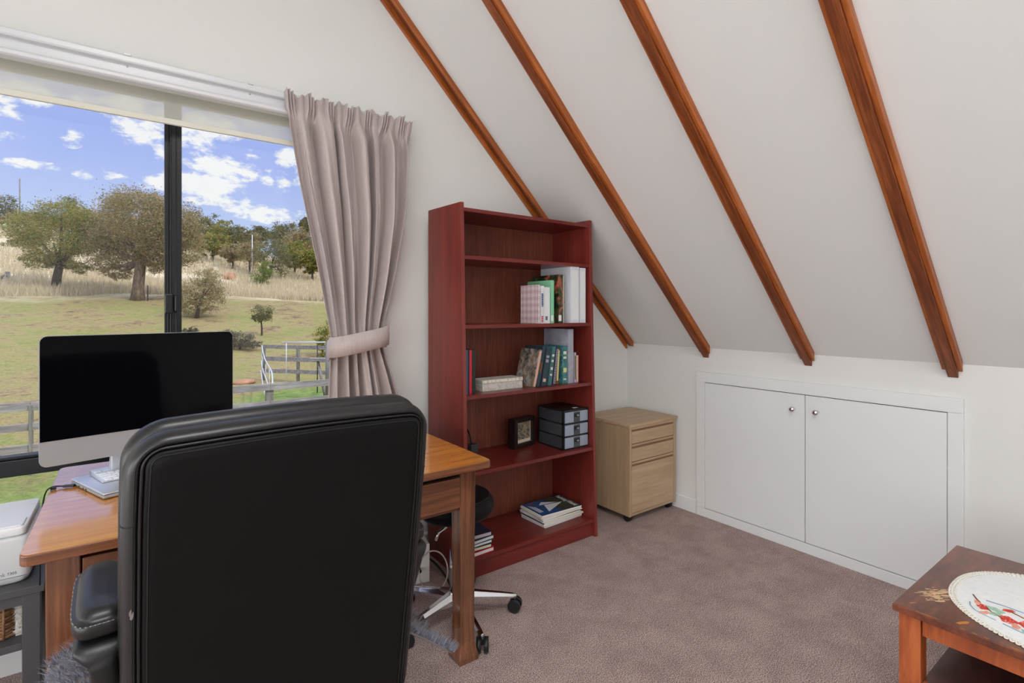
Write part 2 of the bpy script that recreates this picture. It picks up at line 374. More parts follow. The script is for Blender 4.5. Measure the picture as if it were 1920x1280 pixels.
# ------------------------------------------------------------------ camera
EYE = 1.32; YAW = R(36.242)
cam = bpy.data.cameras.new('camera'); co = bpy.data.objects.new('camera', cam); C.objects.link(co)
co.location = (0, 0, EYE); co.rotation_euler = (PI / 2, 0, -YAW)
cam.sensor_width = 36; cam.lens = 967.8 / 1920 * 36; cam.shift_y = -(640 - 584.0) / 1920
cam.clip_start = 0.05; cam.clip_end = 500
bpy.context.scene.camera = co
FW = Vector((math.sin(YAW), math.cos(YAW), 0)); RT = Vector((math.cos(YAW), -math.sin(YAW), 0))

# ------------------------------------------------------------------ room shell
GY = 2.606; KX = 2.979; KZ = 1.085; T = 0.12
RX = 0.0; RIDGE = KZ + (KX - RX)           # 45 degree roof
BY = -3.6
WX0, WX1, WZ0, WZ1 = -0.98, 1.0, 0.50, 2.262   # window opening
struct(B1('floor', (-KX - T, KX + T, BY - T, GY + T, -0.1, 0.0), 'carpet'))
g = MB()
for b in [(-KX - T, WX0, GY, GY + T, 0, RIDGE + .1), (WX1, KX + T, GY, GY + T, 0, RIDGE + .1), (WX0, WX1, GY, GY + T, 0, WZ0), (WX0, WX1, GY, GY + T, WZ1, RIDGE + .1)]:
    g.box(*b)
struct(g.build('wall_back', 'wall'))
struct(B1('wall_right', (KX, KX + T, BY, GY, 0, KZ + .02), 'wall'))
struct(B1('wall_left', (-KX - T, -KX, BY, GY, 0, KZ + .02), 'wall'))
struct(B1('wall_front', (-KX - T, KX + T, BY - T, BY, 0, RIDGE + .1), 'wall'))
h = 0.15 * math.sqrt(2)
struct(MB().prism([(KX + .25, KZ - .25), (RX, RIDGE), (-KX - .25, KZ - .25), (-KX - .25, KZ - .25 + h), (RX, RIDGE + h), (KX + .25, KZ - .25 + h)], BY - T, GY + T + .3).build('ceiling', 'ceiling'))
# skirting boards
struct(MB().prism([(KX - .016, 0), (KX, 0), (KX, .092), (KX - .010, .092), (KX - .016, .084)], 2.0102, GY, 'xz').build('baseboard_right', 'white'))
bb = MB(); bb.prism([(GY - .016, 0), (GY, 0), (GY, .092), (GY - .010, .092), (GY - .016, .084)], -KX, KX - .016, 'yz')
struct(bb.build('baseboard_back', 'white'))

# window: black aluminium slider with a fixed low light under the transom
win = bpy.data.objects.new('window_1', None); C.objects.link(win); win.location = (0, GY + .04, 0); struct(win)
f = MB()
f.box(WX0, WX0 + .05, 0, .06, WZ0, WZ1); f.box(WX1 - .05, WX1, 0, .06, WZ0, WZ1)
f.box(WX0, WX1, 0, .06, WZ1 - .035, WZ1); f.box(WX0, WX1, 0, .06, WZ0, WZ0 + .05)
f.box(WX0, WX1, 0, .06, .705, .765); f.box(WX0, WX1, .012, .06, .765, .778)
f.build('window_frame', 'black_alu', win, 0.003)
s = MB(); s.box(.126, .168, .004, .03, .775, WZ1 - .03); s.box(.1255, .131, -.002, .006, .775, WZ1 - .03); s.box(.146, .149, -.001, .006, .775, WZ1 - .03)
s.build('sash_stile', 'black_alu', win, 0.0015)
s = MB(); s.box(.107, .132, .032, .056, .775, WZ1 - .03); s.box(.118, .1225, .026, .034, .775, WZ1 - .03)
s.build('sash_stile', 'black_alu', win, 0.0015)
s = MB(); s.box(.105, .137, -.022, .0, 1.312, 1.395); s.box(.140, .149, -.03, .0, 1.32, 1.39)
s.build('latch', 'black_alu', win, 0.005)
B1('pane', (.16, WX1 - .05, .016, .02, .778, WZ1 - .035), 'glass', win)
B1('pane', (WX0 + .05, .11, .042, .046, .778, WZ1 - .035), 'glass', win)
B1('pane', (WX0 + .05, WX1 - .05, .03, .034, WZ0 + .05, .705), 'glass', win)
s = MB(); s.box(WX0, WX1, -.05, .0, WZ0 - .018, WZ0); struct(s.build('window_sill', 'white', win, 0.003))

# roller blind just above the glass
bl = thing('roller_blind', 'cream sheer roller blind pulled down a little over the window top', 'blind', (0, GY, 0))
B1('fabric', (WX0 + .01, WX1 - .01, -.018, -.0165, 2.118, 2.285), 'blind', bl)
MB().box(WX0 + .01, WX1 - .01, -.025, -.010, 2.102, 2.127).build('bottom_bar', 'blind_bar', bl, 0.004)
MB().tube([(WX0, -.030, 2.300), (WX1, -.030, 2.300)], .020, 16).build('roller_tube', 'blind', bl)
# curtain track pelmet
tr = thing('curtain_track', 'long white curtain track and pelmet rail above the window', 'curtain track', (0, GY, 0))
prof = [(0, 2.335), (-.058, 2.335), (-.062, 2.330), (-.062, 2.309), (-.070, 2.307), (-.070, 2.302), (-.050, 2.300), (-.050, 2.262), (-.056, 2.256), (-.078, 2.254), (-.084, 2.246), (-.084, 2.234), (-.076, 2.228), (-.04, 2.226), (-.02, 2.236), (0, 2.236)]
MB().prism(prof, -1.35, 1.18, 'yz').build('track_rail', 'trackwhite', tr, 0.003)
for xx in (-1.1, -.02, .42):
    MB().box(xx - .012, xx + .012, -.068, -.002, 2.3305, 2.341).build('bracket', 'trackwhite', tr, 0.002)
    MB().tube([(xx, -.052, 2.292), (xx, -.046, 2.292)], .004, 8).build('screw', 'alu', tr)

# ------------------------------------------------------------------ curtain
def interp(tbl, v):
    for (a, b), (c, d) in zip(tbl, tbl[1:]):
        if v <= c or (c, d) == tbl[-1]:
            t = max(0, min(1, (v - a) / (c - a))); t = t * t * (3 - 2 * t) if False else t
            return b + (d - b) * t
def smooth_tbl(tbl, v, w=0.06):
    return (interp(tbl, v - w) + interp(tbl, v - w / 2) + interp(tbl, v) * 2 + interp(tbl, v + w / 2) + interp(tbl, v + w)) / 6
cur = thing('curtain', 'dusty mauve pinch pleated curtain tied back beside the window', 'curtain', (0.9, 2.5, 0))
XL = [(-.2, .76), (0, .752), (.9, .742), (1.10, .752), (1.16, .765), (1.22, .752), (1.5, .70), (1.9, .615), (2.2, .562), (2.33, .548), (2.6, .548)]
XR = [(-.2, 1.20), (0, 1.19), (.6, 1.145), (.9, 1.10), (1.08, 1.045), (1.18, 1.008), (1.28, 1.03), (1.5, 1.09), (1.8, 1.155), (2.1, 1.175), (2.24, 1.17), (2.33, 1.195), (2.6, 1.195)]
def build_curtain():
    nu, nv = 260, 90
    rows = []
    npl = 7
    rnd = random.Random(3)
    ph = [rnd.uniform(-.25, .25) for _ in range(npl + 1)]; am = [rnd.uniform(.75, 1.25) for _ in range(npl + 1)]
    b = MB()
    for j in range(nv + 1):
        z = 0.03 + (2.318 - .03) * j / nv
        xl, xr = smooth_tbl(XL, z), smooth_tbl(XR, z)
        tie = math.exp(-((z - 1.165) / .16) ** 2)
        head = max(0, min(1, (z - 2.20) / .05))
        row = []
        for i in range(nu + 1):
            u = i / nu
            q = u * npl; k = int(min(q, npl - 1e-6)); t = q - k
            # broad folds
            w = math.sin(2 * PI * (q + .12 * math.sin(5.1 * u + 1.3 * z))) * (am[k] * (1 - t) + am[k + 1] * t)
            w2 = math.sin(2 * PI * (q * 1.73 + ph[k] * .2 + .35 * z + .3)) * .34
            w3 = math.sin(2 * PI * (q * 3.1 + .6 * z)) * .07
            A = .040 * (1 - .48 * tie)
            y = (w + w2 + w3) * A
            # pinch pleat heading: three narrow fingers then a flat
            hs = 0.0
            if t < .42: hs = abs(math.sin(PI * t / .14)) * .034 - .012
            else: hs = -.018 + .016 * math.sin(PI * (t - .42) / .58)
            pinch = math.exp(-((z - 2.205) / .03) ** 2)
            y = y * (1 - head) + (-hs) * head
            y *= (1 - .45 * pinch)
            x = xl + (xr - xl) * (u + (.30 / npl) * (1 - head) * math.sin(2 * PI * q) * .35 * (1 - .3 * tie) + .018 * (1 - head) * math.sin(2 * PI * (q * .5 + .2)))
            zz = z + head * (.010 * math.sin(q * 7.3) + .006 * math.sin(q * 17)) * (1 if j == nv else .6)
            bulge = -.05 * tie * math.sin(PI * u)
            row.append(b.bm.verts.new((x - .9, y + bulge * .5 - .01, zz)))
        rows.append(row)
    for r0, r1 in zip(rows, rows[1:]):
        for i in range(nu):
            fc = b.bm.faces.new((r0[i], r0[i + 1], r1[i + 1], r1[i])); fc.smooth = True
    o = b.build('drape', 'curtain', cur, recalc=False)
    sd = o.modifiers.new('solid', 'SOLIDIFY'); sd.thickness = 0.003
    return o
build_curtain()
band = MB(); rg = []
for k in range(64):
    a = 2 * PI * k / 64
    cx, cy = .888, 2.478
    x = cx + .148 * math.copysign(abs(math.cos(a)) ** .8, math.cos(a)); y = cy + .088 * math.copysign(abs(math.sin(a)) ** .8, math.sin(a))
    zc = 1.172 + .028 * (x - cx) / .148 + (-.012 if y > cy else .006)
    rg.append((x - .9, y - 2.5, zc))
vr = []
for (x, y, z) in rg: vr.append([(x, y, z - .048), (x * 1.012, y - .002, z), (x, y, z + .048)])
rr = [[v[k] for v in vr] for k in range(3)]
tb = band.rings(rr, False, False).build('tieback', 'curtain', cur, recalc=False)
tb.modifiers.new('solid', 'SOLIDIFY').thickness = 0.006

# ------------------------------------------------------------------ rafters
def rafter(yc, label, dc=.046, dl=.033, dr=.034):
    o = thing('rafter', label, 'beam', (KX, yc, KZ), 0, 'exposed timber rafters')
    o.rotation_euler = (0, -PI / 4, 0)           # local +Z runs up the slope, local -X points down into the room
    Lr = 4.1
    def strip(name, y0, y1, dep, s_end, mat, bev=.002):
        # plumb cut against the knee wall
        b = MB(); b.prism([(0, s_end), (-dep, s_end - dep), (-dep, Lr), (0, Lr)], y0, y1, 'xz')
        return b.build(name, mat, o, bev)
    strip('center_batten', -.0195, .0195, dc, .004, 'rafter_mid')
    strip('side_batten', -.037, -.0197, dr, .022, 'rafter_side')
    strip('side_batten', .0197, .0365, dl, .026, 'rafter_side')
    return o
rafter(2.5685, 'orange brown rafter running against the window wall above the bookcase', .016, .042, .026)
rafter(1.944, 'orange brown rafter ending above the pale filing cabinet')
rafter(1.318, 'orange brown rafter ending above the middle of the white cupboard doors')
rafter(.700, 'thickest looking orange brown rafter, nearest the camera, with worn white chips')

# ------------------------------------------------------------------ built-in cupboard
cb = thing('cupboard', 'low white built-in double door cupboard in the knee wall', 'cupboard', (KX, 1.334, 0))
f = MB(); y0, y1 = .661 - 1.334, 2.007 - 1.334
f.box(-.018, 0, y0, y1, .866, .932); f.box(-.018, 0, y0, y1, 0, .054); f.box(-.018, 0, y0, y0 + .056, .054, .866); f.box(-.018, 0, y1 - .06, y1, .054, .866)
f.build('door_frame', 'white', cb, .002)
for (a, b, ky, nm) in ((y0 + .0585, -.0052, -.066, 'd1'), (-.0012, y1 - .0625, .056, 'd2')):
    d = MB().box(-.0145, .004, a, b, .0575, .862).build('door', 'white', cb, .0015)
    kn = MB().lathe([(0, 0), (.010, 0), (.008, .004), (.0055, .009), (.006, .015), (.013, .019), (.0155, .025), (.0135, .031), (.007, .035), (0, .0355)], 24,
               Matrix.Translation((-.0145, ky, .779)) @ Matrix.Rotation(-PI / 2, 4, 'Y')).build('knob', 'chrome', d)
B1('recess_backing', (-.003, 0, y0 + .05, y1 - .05, .05, .87), 'dark_port', cb)

# ------------------------------------------------------------------ bookcase
BX0, BX1, BYB = 1.298, 2.200, 2.545
def yfront(z): return 2.150 + .050 * z / 1.86
bk = thing('bookcase', 'tall dark red mahogany open bookcase against the window wall', 'bookcase', ((BX0 + BX1) / 2, 2.35, 0))
bx, by = (BX0 + BX1) / 2, 2.35
for (a, b) in ((BX0, BX0 + .02), (BX1 - .02, BX1)):
    MB().prism([(yfront(0) - by, 0), (BYB - by, 0), (BYB - by, 1.872), (yfront(1.87) - by, 1.862)], a - bx, b - bx, 'yz').build('side_panel', 'mahogany', bk, .0015)
SH = {'bottom': .104, 's5': .523, 's4': .903, 's3': 1.254, 's2': 1.600, 'top': 1.838}
for k, z in SH.items():
    MB().box(BX0 + .0202 - bx, BX1 - .0202 - bx, yfront(z) + .006 - by, BYB - .012 - by, z - .019, z).build('shelf', 'mahogany_shelf', bk, .0015)
MB().box(BX0 + .0202 - bx, BX1 - .0202 - bx, yfront(0) + .022 - by, yfront(0) + .04 - by, 0.001, .0845).build('kick_board', 'mahogany_shelf', bk)
MB().box(BX0 + .0202 - bx, BX1 - .0202 - bx, BYB - .0115 - by, BYB - .006 - by, .01, 1.838).build('back_panel', 'mahogany_back', bk)

# ------------------------------------------------------------------ books and other shelf contents
def book(name, label, cat, x, y, z, th, dep, ht, cover, pages='paper', lean=0.0, rz=0.0, soft=False, group=None, spine=None):
    """upright book, spine towards the camera side; origin at its left front foot"""
    o = thing(name, label, cat, (x, y, z), rz, group); o.rotation_euler = (0, lean, rz)
    c = .0012 if soft else .0025
    b = MB(); b.box(0, c, 0, dep, 0, ht); b.box(th - c, th, 0, dep, 0, ht); b.box(c, th - c, 0, c, 0, ht)
    b.build('cover', cover, o)
    B1('pages', (c, th - c, c, dep - .004, .002 if soft else .004, ht - (.002 if soft else .004)), pages, o)
    if spine:
        for (z0, z1, m) in spine:
            B1('spine_label', (th * .2, th * .8, -.0006, 0.0, ht * z0, ht * z1), m, o)
    return o
def comb(o, x0, x1, y, z0, z1, n, mat='c_white', name='wire_binding'):
    b = MB()
    for i in range(n):
        zc = z0 + (z1 - z0) * (i + .5) / n
        pts = [((x0 + x1) / 2 + (x1 - x0) * .55 * math.cos(a), y + .004 * 1.2 * math.sin(a), zc) for a in [2 * PI * k / 10 for k in range(10)]]
        b.tube(pts, .0011, 5, False, True)
    return b.build(name, mat, o)
z3 = SH['s3'] + .0005
o = book('notebook', 'pink gingham spiral notebook standing on the second shelf down', 'notebook', 1.795, 2.206, z3, .014, .158, .214, 'gingham', soft=True)
comb(o, 0, .014, -.001, .008, .206, 20)
b = MB()
for i in range(20): b.box(-.0006, -.0001, .004, .0075, .010 + i * .0100, .0148 + i * .0100)
b.build('punched_holes', 'c_black', o)
MB().tube([(-.0004, .105, .03), (-.0012, .105, .03)], .003, 10).build('label_dot', 'c_olive', o)
o = book('notepad', 'white spiral pad with a blue strip behind the pink notebook', 'notebook', 1.815, 2.206, z3, .022, .155, .208, 'c_white', soft=True, spine=[(.45, .8, 'c_blue'), (.03, .2, 'c_pinkb')])
comb(o, 0, .02, -.001, .008, .2, 20, 'c_white')
o = book('book', 'slim white paperback between the spiral pad and the green folder', 'book', 1.8425, 2.212, z3, .042, .16, .202, 'c_white', soft=True)
B1('barcode', (.010, .026, -.0008, -.0002, .018, .04), 'ink', o)
o = book('folder', 'mint green cardboard folder standing on the second shelf down', 'folder', 1.8895, 2.212, z3, .026, .21, .242, 'c_mint', 'c_mint', soft=True)
B1('barcode_sticker', (.004, .02, -.0012, -.0003, .012, .045), 'c_white', o)
o = book('photo_album', 'dark photo album with red flower cover leaning on white binders', 'album', 1.944, 2.207, z3, .036, .24, .276, 'flowers', soft=True)
B1('page_edge', (.0355, .0385, -.001, .23, 0, .27), 'c_cream', o)
B1('barcode_sticker', (.002, .022, -.0012, -.0003, .012, .045), 'c_white', o)
def binder(label, x, th, ht):
    o = book('ring_binder', label, 'binder', x, 2.203, z3, th, .27, ht, 'c_bind', 'c_white', group='white ring binders on the bookcase')
    for zz in (.12, .23): MB().tube([(-.0006, .05, zz), (-.0014, .05, zz)], .004, 10).build('rivet', 'alu', o)
    B1('spine_pocket', (th * .12, th * .88, -.0008, -.0001, .02, ht - .02), 'c_white', o)
    return o
binder('thicker white ring binder beside the flower covered album', 2.033, .068, .326)
binder('thinner white ring binder at the bookcase side panel', 2.108, .046, .322)

z4 = SH['s4'] + .0005
for x, w, m, lab, hh in ((1.3205, .0155, 'c_black', 'black notebook touching the left bookcase panel', .226), (1.3365, .0175, 'c_slate', 'slate blue notebook between black notebooks', .225),
                     (1.3545, .009, 'c_navy', 'thin navy notebook left of the red one', .224), (1.364, .013, 'c_red', 'bright red notebook in the row at the shelf end', .222), (1.3775, .02, 'c_green', 'dark green notebook at the right of the red one', .223)):
    book('notebook', lab, 'notebook', x, 2.222, z4, w, .15, hh, m, group='notebooks at the end of the middle shelf')
bxo = thing('keepsake_box', 'flat pale patterned lidded box on the middle shelf', 'box', (1.5905, 2.30, z4))
MB().box(-.13, .13, -.05, .05, 0, .040).build('box_base', 'boxpat', bxo, .001)
MB().box(-.132, .132, -.052, .052, .0405, .059).build('lid', 'boxpat', bxo, .0015)
b = MB(); rnd = random.Random(5)
for i in range(9): b.box(-.12 + i * .026, -.104 + i * .026, -.0526, -.0521, .045, .056)
b.build('lid_pattern', 'c_cream', bxo)
LN = .24
book('picture_book', 'hardcover picture book with a bird cover leaning right', 'book', 1.772, 2.226, z4 + .0006, .022, .165, .212, 'bird', lean=LN, spine=[(.02, .97, 'c_salmon')])
book('book', 'dark spined book leaning behind the bird picture book', 'book', 1.806, 2.236, z4 + .0006, .022, .16, .226, 'c_bluegr', lean=LN * .93, spine=[(.35, .6, 'c_brown')])
book('book', 'charcoal hardback with grey lettering leaning on the middle shelf', 'book', 1.8375, 2.23, z4 + .0006, .033, .165, .218, 'c_bluegr', lean=LN * .8, spine=[(.62, .70, 'grey_sheet'), (.74, .80, 'grey_sheet'), (.12, .2, 'c_salmon')])
book('book', 'teal hardback with white lettering leaning on the middle shelf', 'book', 1.884, 2.226, z4 + .0006, .024, .165, .222, 'c_teal', lean=LN * .65, spine=[(.25, .3, 'c_cream'), (.4, .47, 'c_cream'), (.6, .66, 'c_cream'), (.74, .8, 'c_cream')])
o = book('notebook', 'white comb bound book leaning beside the teal hardback', 'notebook', 1.922, 2.228, z4 + .0006, .016, .15, .212, 'c_purple', lean=LN * .55)
comb(o, 0, .014, -.001, .006, .206, 26)
book('book', 'brown paperback leaning against the map patterned book', 'book', 1.951, 2.236, z4 + .0006, .018, .15, .205, 'c_brown', lean=LN * .3, spine=[(.1, .95, 'c_yellow')])
book('book', 'teal patterned book with a yellow patch on its spine', 'book', 1.9925, 2.226, z4, .037, .16, .218, 'teal_map', spine=[(.3, .42, 'c_yellow'), (.78, .86, 'c_cream'), (.66, .72, 'c_cream'), (.1, .14, 'c_cream')])
book('document_folder', 'tall pale grey document folder on the middle shelf', 'folder', 2.034, 2.222, z4, .040, .22, .314, 'grey_sheet', 'c_white', soft=True)
book('booklet', 'thin beige booklet beside the grey folder', 'booklet', 2.0865, 2.226, z4, .013, .13, .176, 'c_lilac', group='thin booklets at the right of the middle shelf', spine=[(.1, .9, 'c_olive')])
book('booklet', 'thin cream and pink booklet at the right end of the middle shelf', 'booklet', 2.104, 2.226, z4, .013, .13, .158, 'c_salmon', group='thin booklets at the right of the middle shelf')

z5 = SH['s5'] + .0005
pf = thing('framed_photo', 'small dark shadow box frame with a boat photo', 'framed photo', (1.848, 2.445, z5), R(11))
b = MB(); W, H2, D = .09, .172, .045
b.box(-W, -W + .026, -D, D * .2, 0, H2); b.box(W - .026, W, -D, D * .2, 0, H2); b.box(-W + .026, W - .026, -D, D * .2, 0, .028); b.box(-W + .026, W - .026, -D, D * .2, H2 - .022, H2)
b.build('frame', 'frame_dark', pf, .002)
B1('mat_board', (-W + .026, W - .026, -.030, -.026, .028, H2 - .022), 'c_cream', pf)
B1('photograph', (-W + .028, W - .034, -.0315, -.0302, .046, H2 - .026), 'seaphoto', pf)
md = thing('mini_drawer_unit', 'black three drawer plastic mini tower on the lower shelf', 'drawer unit', (2.082, 2.324, z5))
b = MB(); hx, hy = .0965, .118
for zz in (0, .072, .146, .220): b.box(-hx, hx, -hy, hy, zz, zz + .008)
for sx in (-hx, hx - .006): 
    for sy in (-hy, hy - .012): b.box(sx, sx + .006, sy, sy + .018 if sy < 0 else hy, .008, .222)
b.box(-hx, hx, hy - .004, hy, 0, .226)
b.build('case', 'black_plastic', md, .001)
for sx in (-hx + .001, hx - .003): B1('side_window', (sx, sx + .002, -hy + .018, hy - .012, .008, .22), 'smoke', md)
MB().box(.01, .04, -.09, -.07, .2282, .2292).build('sticker', 'c_white', md)
for zz in (.009, .081, .155):
    d = MB().box(-hx + .007, hx - .007, -hy - .004, hy - .02, zz, zz + .061).build('drawer', 'clearish', md, .002)
    MB().box(-.024, .024, -hy - .0055, -hy - .0042, zz + .002, zz + .059).build('drawer_panel', 'smoke', d)
    MB().box(-.02, .02, -hy - .010, -hy - .0056, zz + .03, zz + .05).build('handle', 'black_plastic', d, .002)
    MB().sphere((.004, -hy - .011, zz + .038), .006, 2, (1.5, .5, .9)).build('glint_button', 'alu', d)
ch = thing('charger', 'small grey plug-in charger at the back of the lower shelf', 'charger', (1.545, 2.48, z5))
MB().box(-.024, .024, -.02, .02, 0, .05).build('body', 'smoke', ch, .004)
MB().tube([(-.01, 0, .05), (-.012, .01, .09), (-.02, .03, .13)], .004, 8).build('lead', 'black_cable', ch)

# magazines
zb = SH['bottom'] + .0006
rnd = random.Random(11); zz = zb
mags = [('c_lilac', 'bottom'), ('c_bind', '2'), ('c_navy', '3'), ('c_cream', '4'), ('c_olive', '5'), ('c_white', '6'), ('c_red', '7'), ('c_cream', '8'), ('c_blue', '9')]
labs = ['lilac edged magazine at the bottom of the magazine pile', 'white magazine second from the bottom of the pile', 'navy covered magazine third from the bottom of the pile', 'cream magazine fourth from the bottom of the pile',
        'olive magazine in the middle of the pile', 'white magazine just under the red one in the pile', 'red covered magazine in the upper part of the pile', 'cream magazine directly under the sailing magazine', 'blue sailing magazine with a white yacht on top of the pile']
for i, ((m, _), lab) in enumerate(zip(mags, labs)):
    th = .0072 if i < 8 else .008
    o = thing('magazine', lab, 'magazine', (2.005 + rnd.uniform(-.008, .008), 2.335 + rnd.uniform(-.008, .008), zz), R(rnd.uniform(-3, 3)), 'magazines piled on the bottom shelf')
    if i == 8: o.rotation_euler = (0, 0, R(-2)); o.location = (2.004, 2.338, zz)
    B1('pages', (-.147, .147, -.103, .103, .0013, th - .0013), 'paper', o)
    B1('cover', (-.148, .148, -.104, .104, th - .0012, th), m, o)
    B1('cover', (-.148, .148, -.104, .104, 0, .0012), m if i % 2 else 'c_white', o)
    if i == 8:
        MB().box(-.0, .146, -.102, .102, th, th + .0002).build('cover_picture', 'leafphoto', o)
        def tri(pts, m, nm, dz): MB().prism(pts, th + dz, th + dz + .0003, 'xy').build(nm, m, o)
        tri([(-.075, -.075), (.085, .005), (-.04, .02)], 'c_white', 'sail_picture', .0003)
        tri([(-.07, .03), (.06, .018), (-.03, .065)], 'c_bind', 'sail_picture', .0003)
        tri([(-.10, .07), (-.06, .09), (-.11, .085)], 'c_pinkb', 'sail_picture', .0003)
        tri([(-.09, -.09), (-.02, -.09), (.03, -.06), (-.05, -.055)], 'c_blue', 'hull_picture', .0002)
        textmesh('title', 'Yachting World', .044, 'c_white', o, (.106, .100, th + .0006), (0, 0, -PI / 2), sx=.66)
        for q in range(4): MB().box(-.132 + q * .008, -.128 + q * .008, -.06, .06 - q * .012, th + .0002, th + .0005).build('cover_line', 'c_white', o)
    zz += th + .0002
# small stack of books at the left of the bottom shelf
zz = zb
for m, pg, w, d, th, rz, lab in (('c_red', 'c_white', .155, .20, .022, 2, 'red book at the bottom of the small stack behind the desk leg'), ('c_black', 'c_cream', .14, .19, .02, -3, 'black book above the red one in the small stack'),
                            ('c_dgreen', 'c_white', .14, .19, .018, 1, 'dark green book in the middle of the small stack'), ('c_dgreen', 'c_bind', .15, .2, .02, 4, 'green banded book second from the top of the small stack'), ('c_navy', 'c_lilac', .14, .19, .022, -2, 'navy book on top of the small stack')):
    o = thing('book', lab, 'book', (1.398, 2.27, zz), R(rz), 'books lying in the small stack on the bottom shelf')
    B1('cover', (-w / 2, w / 2, -d / 2, d / 2, th - .003, th), m, o); B1('cover', (-w / 2, w / 2, -d / 2, d / 2, 0, .003), m, o)
    B1('pages', (-w / 2 + .003, w / 2 - .002, -d / 2 + .002, d / 2 - .003, .003, th - .003), pg, o)
    zz += th + .0003

# ------------------------------------------------------------------ filing cabinet
fc = thing('filing_cabinet', 'pale beech three drawer filing cabinet on castors in the corner', 'filing cabinet', (2.715, 2.36, 0))
X0, X1, Y0, Y1 = -.232, .226, -.208, .205
MB().box(X0 - .006, X1 + .016, Y0 - .006, Y1, .598, .618).build('top_panel', 'beech', fc, .002)
for a, b in ((X0, X0 + .018), (X1 - .018, X1)): MB().box(a, b, Y0, Y1, .042, .5975).build('side_panel', 'beech_z', fc, .001)
MB().box(X0 + .018, X1 - .018, Y0 + .006, Y1, .042, .058).build('base_panel', 'beech', fc)
MB().box(X0 + .018, X1 - .018, Y1 - .012, Y1 - .002, .058, .597).build('back_panel', 'beech_z', fc)
B1('carcass_inner', (X0 + .0185, X1 - .0185, Y0 + .012, Y0 + .02, .058, .597), 'groove', fc)
for (za, zc) in ((.4945, .597), (.383, .4915), (.062, .380)):
    d = MB().box(X0 + .021, X1 - .021, Y0 + .0005, Y0 + .0115, za, zc - .028).build('drawer', 'beech', fc, .001)
    MB().box(X0 + .021, X1 - .021, Y0 + .004, Y0 + .0115, zc - .028, zc - .014).build('finger_pull', 'groove', d)
    MB().box(X0 + .021, X1 - .021, Y0 + .0005, Y0 + .0115, zc - .014, zc - .001).build('drawer_lip', 'beech', d, .001)
for sx, sy in ((X0 + .03, Y0 + .04), (X1 - .03, Y0 + .04), (X0 + .03, Y1 - .04), (X1 - .03, Y1 - .04)):
    b = MB(); b.tube([(sx - .014, sy, .0245), (sx + .014, sy, .0245)], .0242, 18); b.box(sx - .006, sx + .006, sy - .006, sy + .006, .03, .0415)
    b.build('castor', 'black_plastic', fc)

# ------------------------------------------------------------------ desk
DX0, DX1, DY0, DY1, DZ = -.213, 1.090, 1.612, 2.448, .76
dk = thing('desk', 'old varnished timber writing desk in front of the window', 'desk', ((DX0 + DX1) / 2, (DY0 + DY1) / 2, 0))
cx, cy = (DX0 + DX1) / 2, (DY0 + DY1) / 2
t = bmesh.new(); bmesh.ops.create_cube(t, size=1)
for v in t.verts: v.co = Vector((v.co.x * (DX1 - DX0), v.co.y * (DY1 - DY0), DZ - .0135 + v.co.z * .027))
bmesh.ops.bevel(t, geom=[e for e in t.edges if abs(e.verts[0].co.z - e.verts[1].co.z) > .01], offset=.022, segments=5, affect='EDGES', profile=.5)
b = MB(); b.merge(t); b.build('desktop_edge', 'desk_wood_x', dk, .004, 3)
t = bmesh.new(); bmesh.ops.create_cube(t, size=1)
for v in t.verts: v.co = Vector((v.co.x * (DX1 - DX0 - .004), v.co.y * (DY1 - DY0 - .004), DZ + .0003 + v.co.z * .001))
bmesh.ops.bevel(t, geom=[e for e in t.edges if abs(e.verts[0].co.z - e.verts[1].co.z) > .0005], offset=.021, segments=5, affect='EDGES', profile=.5)
b = MB(); b.merge(t); b.build('desktop_surface', 'desk_top', dk)
LX0, LX1, LY0, LY1 = -.172, 1.050, 1.668, 2.40
lw, ld = .066, .07
def leg(x0, y0):
    b = MB(); xc, yc = x0 + lw / 2, y0 + ld / 2
    rg = []
    for z, s in ((0, 1.26), (.02, 1.28), (.045, 1.08), (.075, .94), (.2, .93), (.5, .98), (.58, 1.0), (.7325, 1.0)):
        a, c = lw / 2 * s, ld / 2 * s
        rg.append([(xc - a - cx, yc - c - cy, z), (xc + a - cx, yc - c - cy, z), (xc + a - cx, yc + c - cy, z), (xc - a - cx, yc + c - cy, z)])
    return b.rings(rg, smooth=False).build('leg', 'desk_wood', dk, .003)
for px in (LX0, LX1 - lw):
    for py in (LY0, LY1 - ld): leg(px, py)
MB().box(LX0 + lw - cx, LX1 - lw - cx, LY0 + .006 - cy, LY0 + .03 - cy, .712, .7325).build('top_rail', 'desk_wood_x', dk)
MB().box(LX0 + lw - cx, LX1 - lw - cx, LY0 + .012 - cy, LY0 + .03 - cy, .575, .588).build('bottom_rail', 'desk_wood_x', dk)
MB().box(LX0 + lw - cx, LX1 - lw - cx, LY1 - .03 - cy, LY1 - .01 - cy, .575, .7325).build('back_apron', 'desk_wood_x', dk)
for px in (LX0 + .014, LX1 - .036): MB().box(px - cx, px + .022 - cx, LY0 + ld - cy, LY1 - ld - cy, .575, .7325).build('side_apron', 'desk_wood_x', dk)
xm = .44
for a, b2, off in ((LX0 + lw + .003, xm - .012, 0), (xm + .012, LX1 - lw - .003, .004)):
    MB().box(a - cx, b2 - cx, LY0 + .001 - off - cy, LY0 + .022 - cy, .590, .706 - off).build('drawer', 'desk_wood_x', dk, .002)
    MB().lathe([(0, 0), (.014, 0), (.010, .008), (.014, .016), (.016, .022), (0, .027)], 20, Matrix.Translation(((a + b2) / 2 - cx, LY0 - .002 - cy, .648)) @ Matrix.Rotation(PI / 2, 4, 'X')).build('knob', 'desk_wood', dk)
MB().box(xm - .012 - cx, xm + .012 - cx, LY0 + .006 - cy, LY0 + .03 - cy, .588, .712).build('divider', 'desk_wood', dk)
